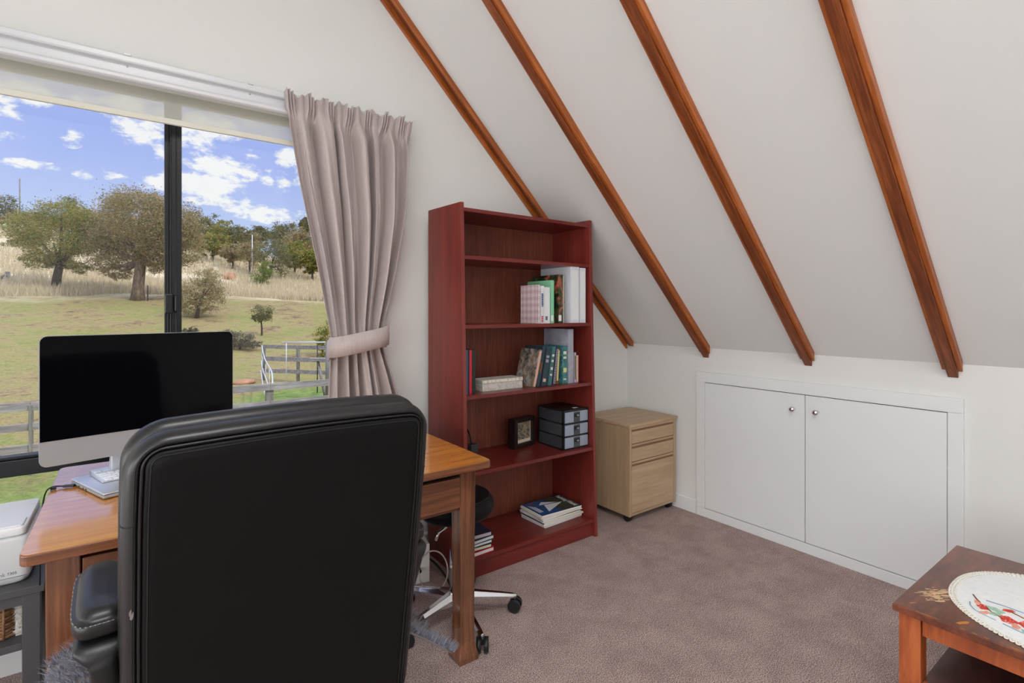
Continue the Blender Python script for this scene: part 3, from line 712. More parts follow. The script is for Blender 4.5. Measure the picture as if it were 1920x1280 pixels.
B1('drawer_shadow_board', (LX0 + lw - cx, LX1 - lw - cx, LY0 + .031 - cy, LY0 + .04 - cy, .58, .732), 'dark_port', dk)

# ------------------------------------------------------------------ all-in-one computer
ic = thing('desktop_computer', 'silver all-in-one computer with a large black screen on the desk', 'computer', (.036, 2.125, DZ + .0012), R(13.1))
# screen body spans local x -.268...+.268
def rrect(w0, w1, h0, h1, r, n=6):
    pts = []
    for (px, pz, a0) in ((w1 - r, h0 + r, -90), (w1 - r, h1 - r, 0), (w0 + r, h1 - r, 90), (w0 + r, h0 + r, 180)):
        for k in range(n + 1):
            a = R(a0 + 90 * k / n); pts.append((px + r * math.cos(a), pz + r * math.sin(a)))
    return pts
SCW, SZ0, SZ1 = .270, .094, .486
def flat_ring(pts, y): return [(x, y, z) for x, z in pts]
tilt = bpy.data.objects.new('screen_housing', None)
bpy.data.objects.remove(tilt)
out_ = rrect(-SCW, SCW, SZ0, SZ1, .020)
inn = rrect(-SCW * .7, SCW * .7, SZ0 + .06, SZ1 - .06, .02)
hs = MB().rings([flat_ring(out_, -.005), flat_ring(out_, .002), flat_ring(inn, .030)]).build('screen_housing', 'alu', ic)
gl = rrect(-SCW + .0015, SCW - .0015, SZ0 + .0765, SZ1 - .0015, .0185)
for i in range(len(gl)):
    x, z = gl[i]
    if z < SZ0 + .0765 + .0185: gl[i] = (math.copysign(SCW - .0015, x), SZ0 + .0765)
pts2 = []
for p in gl:
    if not pts2 or (abs(p[0] - pts2[-1][0]) + abs(p[1] - pts2[-1][1])) > 1e-6: pts2.append(p)
if abs(pts2[0][0] - pts2[-1][0]) + abs(pts2[0][1] - pts2[-1][1]) < 1e-6: pts2.pop()
MB().prism(pts2, -.0065, -.0051, 'xz').build('screen', 'screen', ic)
b = MB(); b.box(-.09, .09, -.07, .10, 0, .006); b.build('foot', 'alu_light', ic, .002)
b = MB(); b.prism([(.06, .006), (.098, .006), (.085, .06), (.04, .26), (.025, .26), (.055, .1)], -.085, .085, 'yz'); b.build('neck', 'alu_light', ic, .003)

# laptop (closed) and the small keyboard resting on it
lp = thing('laptop', 'closed silver laptop lying on the desk under the keyboard', 'laptop', (.050, 2.135, DZ + .0012), R(20.7))
MB().box(-.18, .18, -.13, .13, .002, .0115).build('base', 'alu', lp, .003)
MB().box(-.18, .18, -.13, .13, .0125, .0185).build('lid', 'alu_light', lp, .003)
MB().box(-.177, .177, -.127, .127, .0115, .0125).build('gap', 'dark_port', lp)
for yy in (.06, .025, .005):
    w = .006 if yy > .02 else .008
    MB().box(-.1806, -.179, yy - w, yy + w * .4, .0045, .009).build('port', 'dark_port', lp)
kb = thing('keyboard', 'small white wireless keyboard resting on the closed laptop', 'keyboard', (.0415, 2.177, DZ + .0207), R(16.3))
kb.scale = (1.04, 1.17, 1)
b = MB(); b.prism([(-.058, 0.0), (.058, .0), (.058, .016), (.050, .0165), (-.058, .0045)], -.14, .14, 'yz'); b.build('body', 'alu_light', kb, .001)
MB().tube([(-.14, .050, .0085), (.14, .050, .0085)], .0088, 14).build('battery_tube', 'alu_light', kb)
rows = [(-.049, [.016, .016, .018, .022, .095, .022, .018, .016, .016]), (-.031, [.036] + [.0165] * 10 + [.036]), (-.013, [.028] + [.0165] * 11 + [.026]), (.005, [.024] + [.0165] * 13), (.023, [.0165] * 13 + [.024])]
for ry, ws in rows:
    tot = sum(ws) + .0028 * (len(ws) - 1); x = -tot / 2
    for w in ws:
        zt = .0045 + (ry + .058) / .108 * .012
        MB().box(x, x + w, ry - .0075, ry + .0075, -.001, .0022).build('key', 'keywhite', kb, .001)
        k = C.objects[-1]; k.location = (0, 0, zt)
        x += w + .0028
lc = thing('charging_lead', 'black charging lead plugged into the laptop hanging over the desk edge', 'cable', (-.2, 2.2, 0))
b = MB(); z = DZ
path = [(-.152, 2.148, z + .0075), (-.170, 2.158, z + .0065), (-.188, 2.166, z + .007), (-.205, 2.160, z + .010), (-.217, 2.135, z + .006), (-.2215, 2.10, z - .02), (-.2225, 2.07, z - .07), (-.223, 2.05, z - .14), (-.224, 2.06, z - .25)]
def smooth_path(p, n=6):
    p = [Vector(q) for q in p]; r = []
    for i in range(len(p) - 1):
        a, b_, c, d = p[max(i - 1, 0)], p[i], p[i + 1], p[min(i + 2, len(p) - 1)]
        for k in range(n):
            t = k / n
            r.append(.5 * ((2 * b_) + (-a + c) * t + (2 * a - 5 * b_ + 4 * c - d) * t * t + (-a + 3 * b_ - 3 * c + d) * t ** 3))
    r.append(p[-1]); return r
OFF = Vector((.2, -2.2, 0))
b.tube([q + OFF for q in smooth_path(path)], .0022, 8); b.build('lead', 'black_cable', lc)
t = MB(); t.box(-.016, .014, -.006, .006, -.0035, .0035)
pl = t.build('plug', 'dark_port', lc, .001); pl.location = Vector((-.166, 2.155, z + .0068)) + OFF; pl.rotation_euler = (0, 0, R(155))
t = MB(); t.box(-.007, .007, -.006, .006, -.004, .004); pl = t.build('cable_tie', 'black_cable', lc, .001); pl.location = Vector((-.203, 2.156, z + .0065)) + OFF

# ------------------------------------------------------------------ printer on its charcoal stand with a basket
st = thing('side_stand', 'charcoal painted two tier stand holding the printer under the window', 'stand', (-.52, 2.315, 0))
SX0, SX1, SY0, SY1, SZ = -.30, .300, -.192, .165, .487
MB().box(SX0, SX1, SY0, SY1, SZ - .022, SZ).build('top', 'grey_paint', st, .002)
for a in (SX0 + .008, SX1 - .052):
    for c in (SY0 + .006, SY1 - .044): MB().box(a, a + .042, c, c + .034, 0, SZ - .0225).build('leg', 'grey_paint', st, .002)
for c in (SY0 + .01, SY1 - .03): MB().box(SX0 + .05, SX1 - .052, c, c + .02, SZ - .054, SZ - .0225).build('apron', 'grey_paint', st)
MB().box(SX0 + .05, SX1 - .052, SY0 + .006, SY1 - .01, .300, .322).build('shelf', 'grey_paint', st, .001)
pr = thing('printer', 'light grey and white inkjet printer on the charcoal stand', 'printer', (-.49, 2.325, SZ + .0006))
pts = rrect(-.225, .232, -.155, .165, .022, 6)
def ring_xy(s, z, dx=0): return [(x * s, y * s, z) for x, y in pts]
MB().rings([ring_xy(.93, 0), ring_xy(.97, .006), ring_xy(1.0, .022), ring_xy(1.0, .130), ring_xy(.99, .138), ring_xy(.97, .141)]).build('body', 'printer', pr)
MB().box(-.223, .224, -.1568, -.154, .0215, .0225).build('seam', 'ink', pr)
pts3 = rrect(-.215, .222, -.142, .16, .016, 5)
MB().rings([[(x * .97, y * .97, .1415) for x, y in pts3], [(x, y, .146) for x, y in pts3], [(x, y, .164) for x, y in pts3], [(x * .99, y * .99, .169) for x, y in pts3]]).build('scanner_lid', 'printer_top', pr)
pts4 = rrect(-.21, .214, -.138, -.06, .010, 4)
MB().rings([[(x, y, .168) for x, y in pts4], [(x, y, .172) for x, y in pts4], [(x * .99, y, .174) for x, y in pts4]]).build('control_panel', 'printer_top', pr)
textmesh('model_name', 'Smart Tank', .014, 'ink', pr, (.176, -.1553, .030), (PI / 2, 0, 0), align='RIGHT')
textmesh('model_number', '7305', .011, 'smoke', pr, (.180, -.1553, .031), (PI / 2, 0, 0))
bk2 = thing('wicker_basket', 'brown wicker basket on the stand shelf below the printer', 'basket', (-.56, 2.30, .3226))
b = MB(); hx, hy, hz = .262, .125, .125
for i in range(13):
    z = .006 + i * (hz - .012) / 12; wob = .002 * (i % 2)
    b.tube([(x, y, z) for x, y in rrect(-hx + wob, hx - wob, -hy + wob, hy - wob, .03, 4)], .0052, 6, False, True)
b.build('weave', 'wicker', bk2)
b = MB()
for k in range(19):
    x = -hx + .02 + k * (2 * hx - .04) / 18
    for y in (-hy, hy): b.tube([(x, y + (.004 if k % 2 else -.004), .003), (x, y + (-.003 if k % 2 else .003), hz)], .0035, 6)
for k in range(8):
    y = -hy + .025 + k * (2 * hy - .05) / 7
    for x in (-hx, hx): b.tube([(x, y, .003), (x, y, hz)], .0035, 6)
b.build('stakes', 'wicker', bk2)
b = MB(); b.tube([(x, y, hz) for x, y in rrect(-hx, hx, -hy, hy, .03, 4)], .008, 8, False, True); b.build('rim', 'wicker', bk2)
MB().prism(rrect(-hx + .004, hx - .004, -hy + .004, hy - .004, .03, 4), .001, .004, 'xy').build('base', 'wicker', bk2)
fl = thing('fleece_throw', 'white fluffy throw tucked behind the wicker basket', 'throw', (-.281, 2.232, .3226))
rnd = random.Random(4)
b = MB()
MB_core = b.box(-.012, .012, -.05, .05, .0005, .115)
for i in range(700):
    px, py, pz = rnd.choice((-.012, .012)), rnd.uniform(-.05, .05), rnd.uniform(.004, .115)
    if rnd.random() < .3: px = rnd.uniform(-.012, .012); py = -.05
    d = Vector((rnd.uniform(-.6, .6), rnd.uniform(-1, .3), rnd.uniform(-.8, .8))).normalized() * .014
    w = Vector((rnd.uniform(-1, 1), rnd.uniform(-1, 1), rnd.uniform(-1, 1))).normalized() * .0016
    p = Vector((px, py, pz)); e = p + d
    if e.z < .001: e.z = .001
    vs = [b.bm.verts.new(p - w), b.bm.verts.new(p + w), b.bm.verts.new(e)]; b.bm.faces.new(vs)
b.build('pile', 'fleece_white', fl, recalc=False)

# ------------------------------------------------------------------ office chair
chx, chy = .268, 1.33
oc = thing('office_chair', 'high backed black leather office chair seen from behind at the desk', 'office chair', (chx, chy, 0), R(2))
def back_outline(inset, n=112):
    """superellipse-like outline of the backrest, (x, z), going round"""
    pts = []
    z0, z1 = .335, 1.111
    r = max(.02, .074 - inset * 1.5)
    def half(z):   # half width by height
        t = (z - z0) / (z1 - z0)
        return (.290 + .004 * min(1, t / .5) - .006 * max(0, (t - .75) / .25) ** 2) - inset
    zz0, zz1 = z0 + inset, z1 - inset
    top = []
    m = n // 4
    for k in range(m + 1):     # right side upward
        z = zz0 + r + (zz1 - r - zz0 - r) * k / m; top.append((half(z), z))
    xr, zr = top[-1]
    arc = []
    for k in range(1, m // 2 + 1):
        a = PI / 2 * k / (m // 2); arc.append((xr - r + r * math.cos(a), zr + r * math.sin(a)))
    side = top + arc
    xt = arc[-1][0]
    ntop = m // 2
    mid = []
    for k in range(1, ntop):
        x = xt - 2 * xt * k / ntop; mid.append((x, arc[-1][1] + .006 * (1 - (x / xt) ** 2)))
    left = [(-x, z) for x, z in side[::-1]]
    xb, zb_ = left[-1]
    bl_ = []
    for k in range(1, m // 2 + 1):
        a = PI + PI / 2 * k / (m // 2); bl_.append((xb + r + r * math.cos(a), zb_ + r * math.sin(a)))
    xbb = bl_[-1][0]
    bm_ = [(xbb - 2 * xbb * k / ntop, bl_[-1][1]) for k in range(1, ntop)]
    br = [(-x, z) for x, z in bl_[::-1]]
    return side + mid + left + bl_ + bm_ + br[:-1] if False else side + mid + left + bl_ + bm_ + br
def lean(z): return -.272 + .115 * ((1.15 - z) / .7) if z < 1.15 else -.272
def bring(inset, dy, scale=1.0, dz=0):
    o_ = back_outline(inset); zc = .80
    return [(x * scale, lean(zc + (z - zc) * scale + dz) + dy + .10 * (x * scale) ** 2, zc + (z - zc) * scale + dz) for x, z in o_]
# rear panel
pan = [bring(.034, -.003, s) for s in (.08, .25, .45, .65, .82, .93)] + [bring(.034, -.002), bring(.031, .001), bring(.0295, .007)]
MB().rings(pan, True, False).build('rear_panel', 'leather', oc)
# seam welt between panel and rim
MB().rings([bring(.030, .009), bring(.0290, .0035), bring(.0262, .001), bring(.0235, .0035), bring(.0225, .011)], False, False).build('welt', 'leather_edge', oc)
# rim (outer shell of the back)
MB().rings([bring(.0228, .016), bring(.0222, .008), bring(.019, .004), bring(.013, .006), bring(.006, .014), bring(.001, .028), bring(.0, .040), bring(.002, .052), bring(.010, .062), bring(.018, .066)], False, False).build('rear_shell', 'leather_rim', oc)
# front cushion
MB().rings([bring(.018, .060), bring(.006, .064, 1, .004), bring(-.002, .076, 1, .008), bring(-.002, .094, 1, .010), bring(.006, .114, 1, .007), bring(.03, .130), bring(.05, .136, .9), bring(.05, .140, .6), bring(.05, .138, .2)], False, True).build('front_cushion', 'leather_rim', oc)
# stitched seams: fine dark lines on the rim and two cross seams
def seam(inset, dy, nm):
    r_ = bring(inset, dy); b = MB(); b.tube(r_, .0011, 5, False, True); return b.build(nm, 'stitch_dark', oc)
seam(.038, -.0027, 'seam'); seam(.0165, .0046, 'seam')
for sx in (-1, 1):
    b = MB(); zc = .945
    o_ = [bring(i, d) for i, d in ((.019, .0036), (.013, .0056), (.006, .0136), (.001, .0276), (0, .04), (.002, .052))]
    idx = min(range(len(o_[0])), key=lambda i: abs(o_[0][i][2] - zc) + (0 if o_[0][i][0] * sx > 0 else 9))
    b.tube([q[idx] for q in o_], .0013, 5); b.build('seam', 'stitch_dark', oc)
b = MB(); rnd = random.Random(16)
pts = [(.0036 * rnd.uniform(.5, 1.3) * math.cos(2 * PI * k / 14), .011 * rnd.uniform(.8, 1.1) * math.sin(2 * PI * k / 14)) for k in range(14)]
b.prism(pts, -.0006, .0006, 'xz')
wo = b.build('worn_patch', 'suede', oc); idx = min(range(112), key=lambda i: abs(bring(.022, 0)[i][2] - .79) + (0 if bring(.022, 0)[i][0] < 0 else 9))
q = bring(.016, .0042)[idx]; wo.location = q
# seat
def seat_ring(s, z, sx=.262, sy=.235, p=3.2):
    out = []
    for k in range(64):
        a = 2 * PI * k / 64; c, s_ = math.cos(a), math.sin(a)
        r = (abs(c) ** p + abs(s_) ** p) ** (-1 / p); out.append((c * r * sx * s, .135 + s_ * r * sy * s, z))
    return out
MB().rings([seat_ring(.9, .375), seat_ring(.97, .385), seat_ring(1.0, .42), seat_ring(1.0, .455), seat_ring(.96, .482), seat_ring(.85, .492), seat_ring(.4, .497)]).build('seat', 'leather', oc)
MB().box(-.12, .12, -.1, .16, .345, .376).build('seat_plate', 'black_plastic', oc, .004)
b = MB(); b.tube([(0, .02, .09), (0, .02, .36)], .028, 16); b.build('gas_lift', 'black_plastic', oc)
for k in range(5):
    a = R(90 + 72 * k + 20); dx, dy = math.cos(a), math.sin(a)
    b = MB(); b.tube([(dx * .02, .02 + dy * .02, .115), (dx * .16, .02 + dy * .16, .095), (dx * .31, .02 + dy * .31, .075)], [.032, .026, .017], 10); lg = b.build('base_arm', 'black_plastic', oc)
    b = MB(); px, py = -dy, dx
    for s in (-1, 1): b.tube([(dx * .305 + px * s * .007, .02 + dy * .305 + py * s * .007, .0262), (dx * .305 + px * s * .024, .02 + dy * .305 + py * s * .024, .0262)], .026, 16)
    b.tube([(dx * .305, .02 + dy * .305, .03), (dx * .305, .02 + dy * .305, .075)], .008, 8)
    b.build('castor', 'black_plastic', lg)
# armrests: padded top over a sweeping plastic loop
for sx in (-1, 1):
    xo = .320 * sx
    b = MB(); rgs = []
    def pad_ring(z, w, d, yc=.036, p=4.2):
        out = []
        for k in range(56):
            a = 2 * PI * k / 56; c, s_ = math.cos(a), math.sin(a); r = (abs(c) ** p + abs(s_) ** p) ** (-1 / p)
            out.append((xo + c * r * w, yc + s_ * r * d, z))
        return out
    ar = b.rings([pad_ring(.716, .040, .130), pad_ring(.722, .046, .137), pad_ring(.742, .047, .138), pad_ring(.7455, .0445, .1355), pad_ring(.745, .040, .130), pad_ring(.751, .0385, .128), pad_ring(.759, .034, .122), pad_ring(.765, .024, .108), pad_ring(.767, .008, .06)]).build('armrest', 'leather_rim', oc)
    b = MB()
    for i in range(46):
        t = i / 46; a = 2 * PI * t
        c, s_ = math.cos(a), math.sin(a); p = 4.2; r = (abs(c) ** p + abs(s_) ** p) ** (-1 / p)
        a2 = a + .07; c2, s2 = math.cos(a2), math.sin(a2); r2 = (abs(c2) ** p + abs(s2) ** p) ** (-1 / p)
        P1 = Vector((xo + c * r * .0462, .036 + s_ * r * .1372, .7442)); P2 = Vector((xo + c2 * r2 * .0462, .036 + s2 * r2 * .1372, .7442))
        b.tube([P1, P1.lerp(P2, .72)], .0008, 5)
    b.build('stitching', 'stitch', ar)
    b = MB()
    path = [(xo, .168, .702), (xo, .12, .700), (xo, .0, .698), (xo, -.075, .698), (xo + .0 * sx, -.098, .688), (xo - .003 * sx, -.10, .668), (xo - .008 * sx, -.09, .63), (xo - .012 * sx, -.06, .56), (xo - .02 * sx, -.02, .46), (xo - .045 * sx, .01, .40), (xo - .11 * sx, .015, .372), (xo - .2 * sx, .02, .366)]
    sp = smooth_path(path, 5)
    rg = []
    for i, p in enumerate(sp):
        d = (sp[min(i + 1, len(sp) - 1)] - sp[max(i - 1, 0)]).normalized()
        side = Vector((1, 0, 0)) if abs(d.x) < .8 else Vector((0, 0, 1))
        u = (side - d * side.dot(d)).normalized(); w = d.cross(u)
        hw = .041 if i < 18 else max(.022, .041 - (i - 18) * .0035); ht = .012 if i < 24 else .016
        if abs(d.x) >= .8: u, w = w, u
        rg.append([tuple(p + u * hw * math.copysign(abs(math.cos(a)) ** .6, math.cos(a)) + w * ht * math.copysign(abs(math.sin(a)) ** .6, math.sin(a))) for a in [2 * PI * k / 16 for k in range(16)]])
    b.rings(rg); b.build('arm_loop', 'black_plastic', oc)

# sheepskin on the seat
sk = thing('sheepskin_cover', 'grey shaggy sheepskin cover draped over the chair seat', 'seat cover', (chx, chy, 0), R(2))
def sk_pt(u, v):
    # u across -1..1, v depth 0..1
    x = u * (.42 if u < 0 else .455); y = -.06 + v * .36
    ax = abs(x); z = .520
    if x > .225:
        e = ax - .225; z = .520 - e * .3 if e < .05 else .505 - (e - .05) * .8
    elif x < -.225:
        e = ax - .225; z = .520 + .02 * min(1, e / .05) - max(0, e - .10) * .5
    return Vector((x, y + .02 * math.sin(5 * u), z + .004 * math.sin(9 * u) * math.cos(7 * v)))
b = MB(); nu, nv = 36, 16; grid = [[b.bm.verts.new(sk_pt(-1 + 2 * i / nu, j / nv)) for i in range(nu + 1)] for j in range(nv + 1)]
for j in range(nv):
    for i in range(nu): b.bm.faces.new((grid[j][i], grid[j][i + 1], grid[j + 1][i + 1], grid[j + 1][i])).smooth = True
hd = b.build('hide', 'suede', sk, recalc=False); hd.modifiers.new('solid', 'SOLIDIFY').thickness = .005
b = MB(); rnd = random.Random(21)
for i in range(16000):
    u, v = rnd.uniform(-1, 1), rnd.random()
    if u > .62 and v < .8 and rnd.random() < .8: v = rnd.choice((rnd.uniform(0, .06), rnd.uniform(.92, 1)))
    if u > .62 and rnd.random() < .3: u = rnd.uniform(.96, 1)
    p = sk_pt(u, v); n = Vector((.6 * u if abs(u) > .55 else 0, -.1, .8)).normalized()
    e = p + n * rnd.uniform(.012, .026) + Vector((rnd.uniform(-.012, .012), rnd.uniform(-.014, .010), rnd.uniform(-.006, .004)))
    w = Vector((rnd.uniform(-1, 1), rnd.uniform(-1, 1), 0)).normalized() * rnd.uniform(.0008, .0015)
    b.bm.faces.new([b.bm.verts.new(p - w), b.bm.verts.new(p + w), b.bm.verts.new(e)])
b.build('wool', 'fleece', sk, recalc=False)['kind'] = 'stuff'

# ------------------------------------------------------------------ stool
sl = thing('stool', 'round black padded stool on a chrome five star base behind the desk', 'stool', (1.12, 1.94, 0))
MB().lathe([(0, .446), (.10, .446), (.145, .450), (.160, .466), (.166, .490), (.162, .512), (.149, .529), (.143, .532), (.10, .536), (0, .538)], 48).build('seat', 'leather', sl)
MB().lathe([(.1435, .5328), (.1455, .5345), (.1475, .5328), (.1465, .5305), (.1435, .5328)], 48).build('seat_piping', 'leather_edge', sl)
b = MB(); b.tube([(0, 0, .10), (0, 0, .30)], .026, 18); b.tube([(0, 0, .30), (0, 0, .437)], .015, 14); b.box(-.07, .07, -.07, .07, .436, .4455); b.build('column', 'chrome', sl)
b = MB(); b.tube([(-.03, -.03, .43), (-.10, -.035, .405), (-.115, -.036, .375)], .006, 8); b.build('height_lever', 'chrome', sl)
for k in range(5):
    a = R(-97 + 72 * k); d = Vector((math.cos(a), math.sin(a), 0)); pp = Vector((-d.y, d.x, 0))
    b = MB(); rg = []
    for r_, w, z0, z1 in ((.0, .026, .075, .125), (.08, .022, .075, .112), (.18, .017, .068, .094), (.250, .012, .062, .080), (.268, .006, .064, .076)):
        c = d * r_; rg.append([tuple(c + pp * w + Vector((0, 0, z0))), tuple(c + pp * w + Vector((0, 0, (z0 + z1) / 2))), tuple(c + pp * w * .5 + Vector((0, 0, z1))), tuple(c - pp * w * .5 + Vector((0, 0, z1))), tuple(c - pp * w + Vector((0, 0, (z0 + z1) / 2))), tuple(c - pp * w + Vector((0, 0, z0)))])
    lg = b.rings(rg, smooth=False).build('base_leg', 'chrome', sl, .002)
    b = MB(); c = d * .258 + Vector((.004, 0, 0)); a2 = a + 1.1; q = Vector((math.cos(a2), math.sin(a2), 0))
    for s in (-1, 1): b.tube([tuple(c + q * s * .006 + Vector((0, 0, .0282))), tuple(c + q * s * .024 + Vector((0, 0, .0282)))], .028, 18)
    b.tube([tuple(c + Vector((0, 0, .03))), tuple(c + Vector((0, 0, .066)))], .008, 8)
    b.box(-.014, .014, -.008, .008, .034, .052, Matrix.Translation(c) @ Matrix.Rotation(a2, 4, 'Z'))
    b.build('castor', 'black_plastic', lg)

# ------------------------------------------------------------------ white device and leads on the floor by the bookcase
wd = thing('power_unit', 'white plastic power unit standing on the carpet under the desk', 'power unit', (1.128, 2.33, 0), R(-12))
MB().box(-.075, .05, -.05, .05, .0005, .188).build('case', 'white_plastic', wd, .004)
b = MB()
for i in range(12): b.box(-.02 + (i % 6) * .010, -.016 + (i % 6) * .010, -.0508, -.0501, .13 + (i // 6) * .03, .15 + (i // 6) * .03)
b.build('vents', 'printer', wd)
MB().tube([(-.005, -.05, .075), (-.005, -.075, .073)], .009, 12).build('plug', 'black_cable', wd)
gc = thing('looped_cable', 'pale grey cable coiled in a loop in front of the white unit', 'cable', (1.15, 2.2, 0))
rg = []
for k in range(40):
    a = 2 * PI * k / 40; rg.append((.075 * math.cos(a), .03 * math.sin(a) - .0, .088 + .082 * math.sin(a)))
MB().tube(rg, .0036, 8, False, True).build('loop', 'grey_cable', gc)
bc = thing('floor_lead', 'black lead lying on the carpet beside the bookcase', 'cable', (1.2, 2.3, 0))
MB().tube(smooth_path([(-.02, .12, .035), (.02, .08, .055), (.05, .02, .02), (.045, -.06, .0052), (.03, -.12, .0052)]), .005, 8).build('lead', 'black_cable', bc)

# ------------------------------------------------------------------ low side table with doily
tx0, tx1, ty0, ty1, tz = 1.724, 2.335, -.42, .540, .50
tb_ = thing('side_table', 'worn red brown timber side table with scratched varnish', 'side table', (2.03, .06, 0), R(0))
ox, oy = 2.03, .06
MB().box(tx0 - ox, tx1 - ox, ty0 - oy, ty1 - oy, tz - .020, tz).build('tabletop', 'table_top', tb_, .0025)
for a in (tx0 + .012, tx1 - .062):
    for c in (ty0 + .012, ty1 - .062): MB().box(a - ox, a + .05 - ox, c - oy, c + .05 - oy, 0, tz - .0205).build('leg', 'table_side', tb_, .002)
for a in (tx0 + .018, tx1 - .036): MB().box(a - ox, a + .018 - ox, ty0 + .064 - oy, ty1 - .064 - oy, tz - .068, tz - .0205).build('apron', 'table_side', tb_, .001)
for c in (ty0 + .018, ty1 - .036): MB().box(tx0 + .064 - ox, tx1 - .064 - ox, c - oy, c + .018 - oy, tz - .068, tz - .0205).build('apron', 'table_side', tb_, .001)
MB().box(tx0 + .03 - ox, tx1 - .03 - ox, ty0 + .03 - oy, ty1 - .0605 - oy, .285, .303).build('lower_shelf', 'table_dark', tb_, .001)
MB().box(tx0 + .02 - ox, tx0 + .034 - ox, ty0 + .064 - oy, ty1 - .064 - oy, .270, .304).build('shelf_rail', 'table_side', tb_, .001)
MB().box(tx1 - .09 - ox, tx1 - .075 - ox, ty0 + .064 - oy, ty1 - .064 - oy, .304, tz - .0205).build('back_board', 'table_dark', tb_)
rnd = random.Random(2)
b = MB()
fz = [0]
def flake(cx_, cy_, ln, wd_, ang, b):
    pts = []; fz[0] += 1; dz = .0000045 * fz[0]
    for k in range(11):
        a = 2 * PI * k / 11; r = rnd.uniform(.75, 1.1)
        x, y = ln * r * math.cos(a), wd_ * r * math.sin(a)
        pts.append((cx_ - ox + x * math.cos(ang) - y * math.sin(ang), cy_ - oy + x * math.sin(ang) + y * math.cos(ang)))
    b.prism(pts, tz + .00004, tz + .00022 + dz, 'xy')
for i in range(90):
    t = rnd.gauss(0, 1); q = rnd.gauss(0, 1)
    flake(1.880 + t * .030, .480 + q * .015 - t * .008, rnd.uniform(.003, .013), rnd.uniform(.0006, .0018), R(rnd.uniform(-48, -28)), b)
for (x, y, l_, w_) in ((1.856, .470, .013, .005), (1.884, .482, .014, .005), (1.842, .462, .016, .004), (1.915, .470, .022, .0035), (1.896, .456, .022, .004)): flake(x, y, l_, w_, R(-38), b)
b.build('scratches', 'scratch', tb_)
b = MB(); flake(1.762, .395, .020, .006, R(-30), b)
for i in range(14): flake(tx0 + .004, rnd.uniform(.0, .50), .006, .0010, R(90), b)
b.build('chips', 'scratch_o', tb_)
do = thing('doily', 'white oval embroidered doily with a lace edge on the side table', 'doily', (2.005, .10, tz + .0008))
A, Bq = .276, .372
def oval(a, s):
    c, q = math.cos(a), math.sin(a); r = (abs(c) ** 2.4 + abs(q) ** 2.4) ** (-1 / 2.4)
    return A * s * r * c, Bq * s * r * q
b = MB(); rgs = []
for s, z in ((.05, .0012), (.5, .0013), (.93, .0012), (.955, .0002)):
    rgs.append([(*oval(a, s), z + .0012 * math.sin(9 * a) * s * .4 + .0006) for a in [2 * PI * k / 96 for k in range(96)]])
b.rings(rgs, True, False).build('linen', 'linen', do)
b = MB(); n = 190
for k in range(n):
    a = 2 * PI * k / n
    for s, r_ in ((.968, .0040), (.988, .0040)):
        a2 = a + (PI / n if s > .98 else 0)
        c = Vector((*oval(a2, s), .0016))
        b.tube([c + Vector((r_ * math.cos(q), r_ * math.sin(q), 0)) for q in [2 * PI * j / 8 for j in range(8)]], .0016, 5, False, True)
b.build('lace_edge', 'lace', do)
pz = [0]
def patch(name, cx_, cy_, rx, ry, ang, mat, dz=.0024, wob=.12, n=24):
    pts = []; pz[0] += 1; dz = .0024 + .00006 * pz[0]; rx *= .86; ry *= .86
    for k in range(n):
        a = 2 * PI * k / n; r = 1 + wob * math.sin(5 * a + cx_ * 90)
        x, y = rx * r * math.cos(a), ry * r * math.sin(a)
        pts.append((cx_ - 2.005 + x * math.cos(ang) - y * math.sin(ang), cy_ - .10 + x * math.sin(ang) + y * math.cos(ang)))
    MB().prism(pts, .0021, dz + .0004, 'xy').build(name, mat, do)
def stem(name, pts, mat, r=.0013):
    MB().tube([(x - 2.005, y - .10, .0028) for x, y in pts], r, 5).build(name, mat, do)
patch('embroidered_flower', 1.897, .383, .020, .014, .4, 'emb_red'); patch('embroidered_petal', 1.915, .397, .014, .008, .2, 'emb_pink', .0026)
patch('embroidered_flower', 1.868, .325, .026, .020, .7, 'emb_red'); patch('embroidered_flower', 1.876, .292, .022, .017, .1, 'emb_red')
patch('embroidered_petal', 1.846, .307, .014, .010, .2, 'emb_pink', .0027); patch('embroidered_petal', 1.862, .372, .018, .008, -.5, 'emb_pink', .0027)
patch('embroidered_leaf', 1.905, .358, .024, .012, 1.3, 'emb_green', .0023); patch('embroidered_leaf', 1.878, .352, .018, .010, -.6, 'emb_green', .0023); patch('embroidered_leaf', 1.83, .28, .022, .009, .9, 'emb_green', .0023)
patch('embroidered_flower', 1.927, .335, .016, .008, -.9, 'emb_red'); patch('embroidered_flower', 1.895, .262, .018, .012, .3, 'emb_red')
stem('embroidered_stem', [(1.955, .415), (1.932, .402), (1.918, .392)], 'emb_brown', .0018)
stem('embroidered_stem', [(1.925, .33), (1.91, .30), (1.90, .26), (1.905, .22)], 'emb_brown'); stem('embroidered_stem', [(1.90, .375), (1.88, .36), (1.868, .34)], 'emb_brown')
stem('embroidered_border', [(1.90, .410), (1.88, .405), (1.86, .392), (1.848, .37), (1.84, .345)], 'emb_blue'); stem('embroidered_border', [(1.945, .385), (1.948, .35), (1.945, .31), (1.94, .27), (1.935, .22)], 'emb_blue'); stem('embroidered_border', [(1.835, .33), (1.825, .30), (1.82, .27)], 'emb_blue')

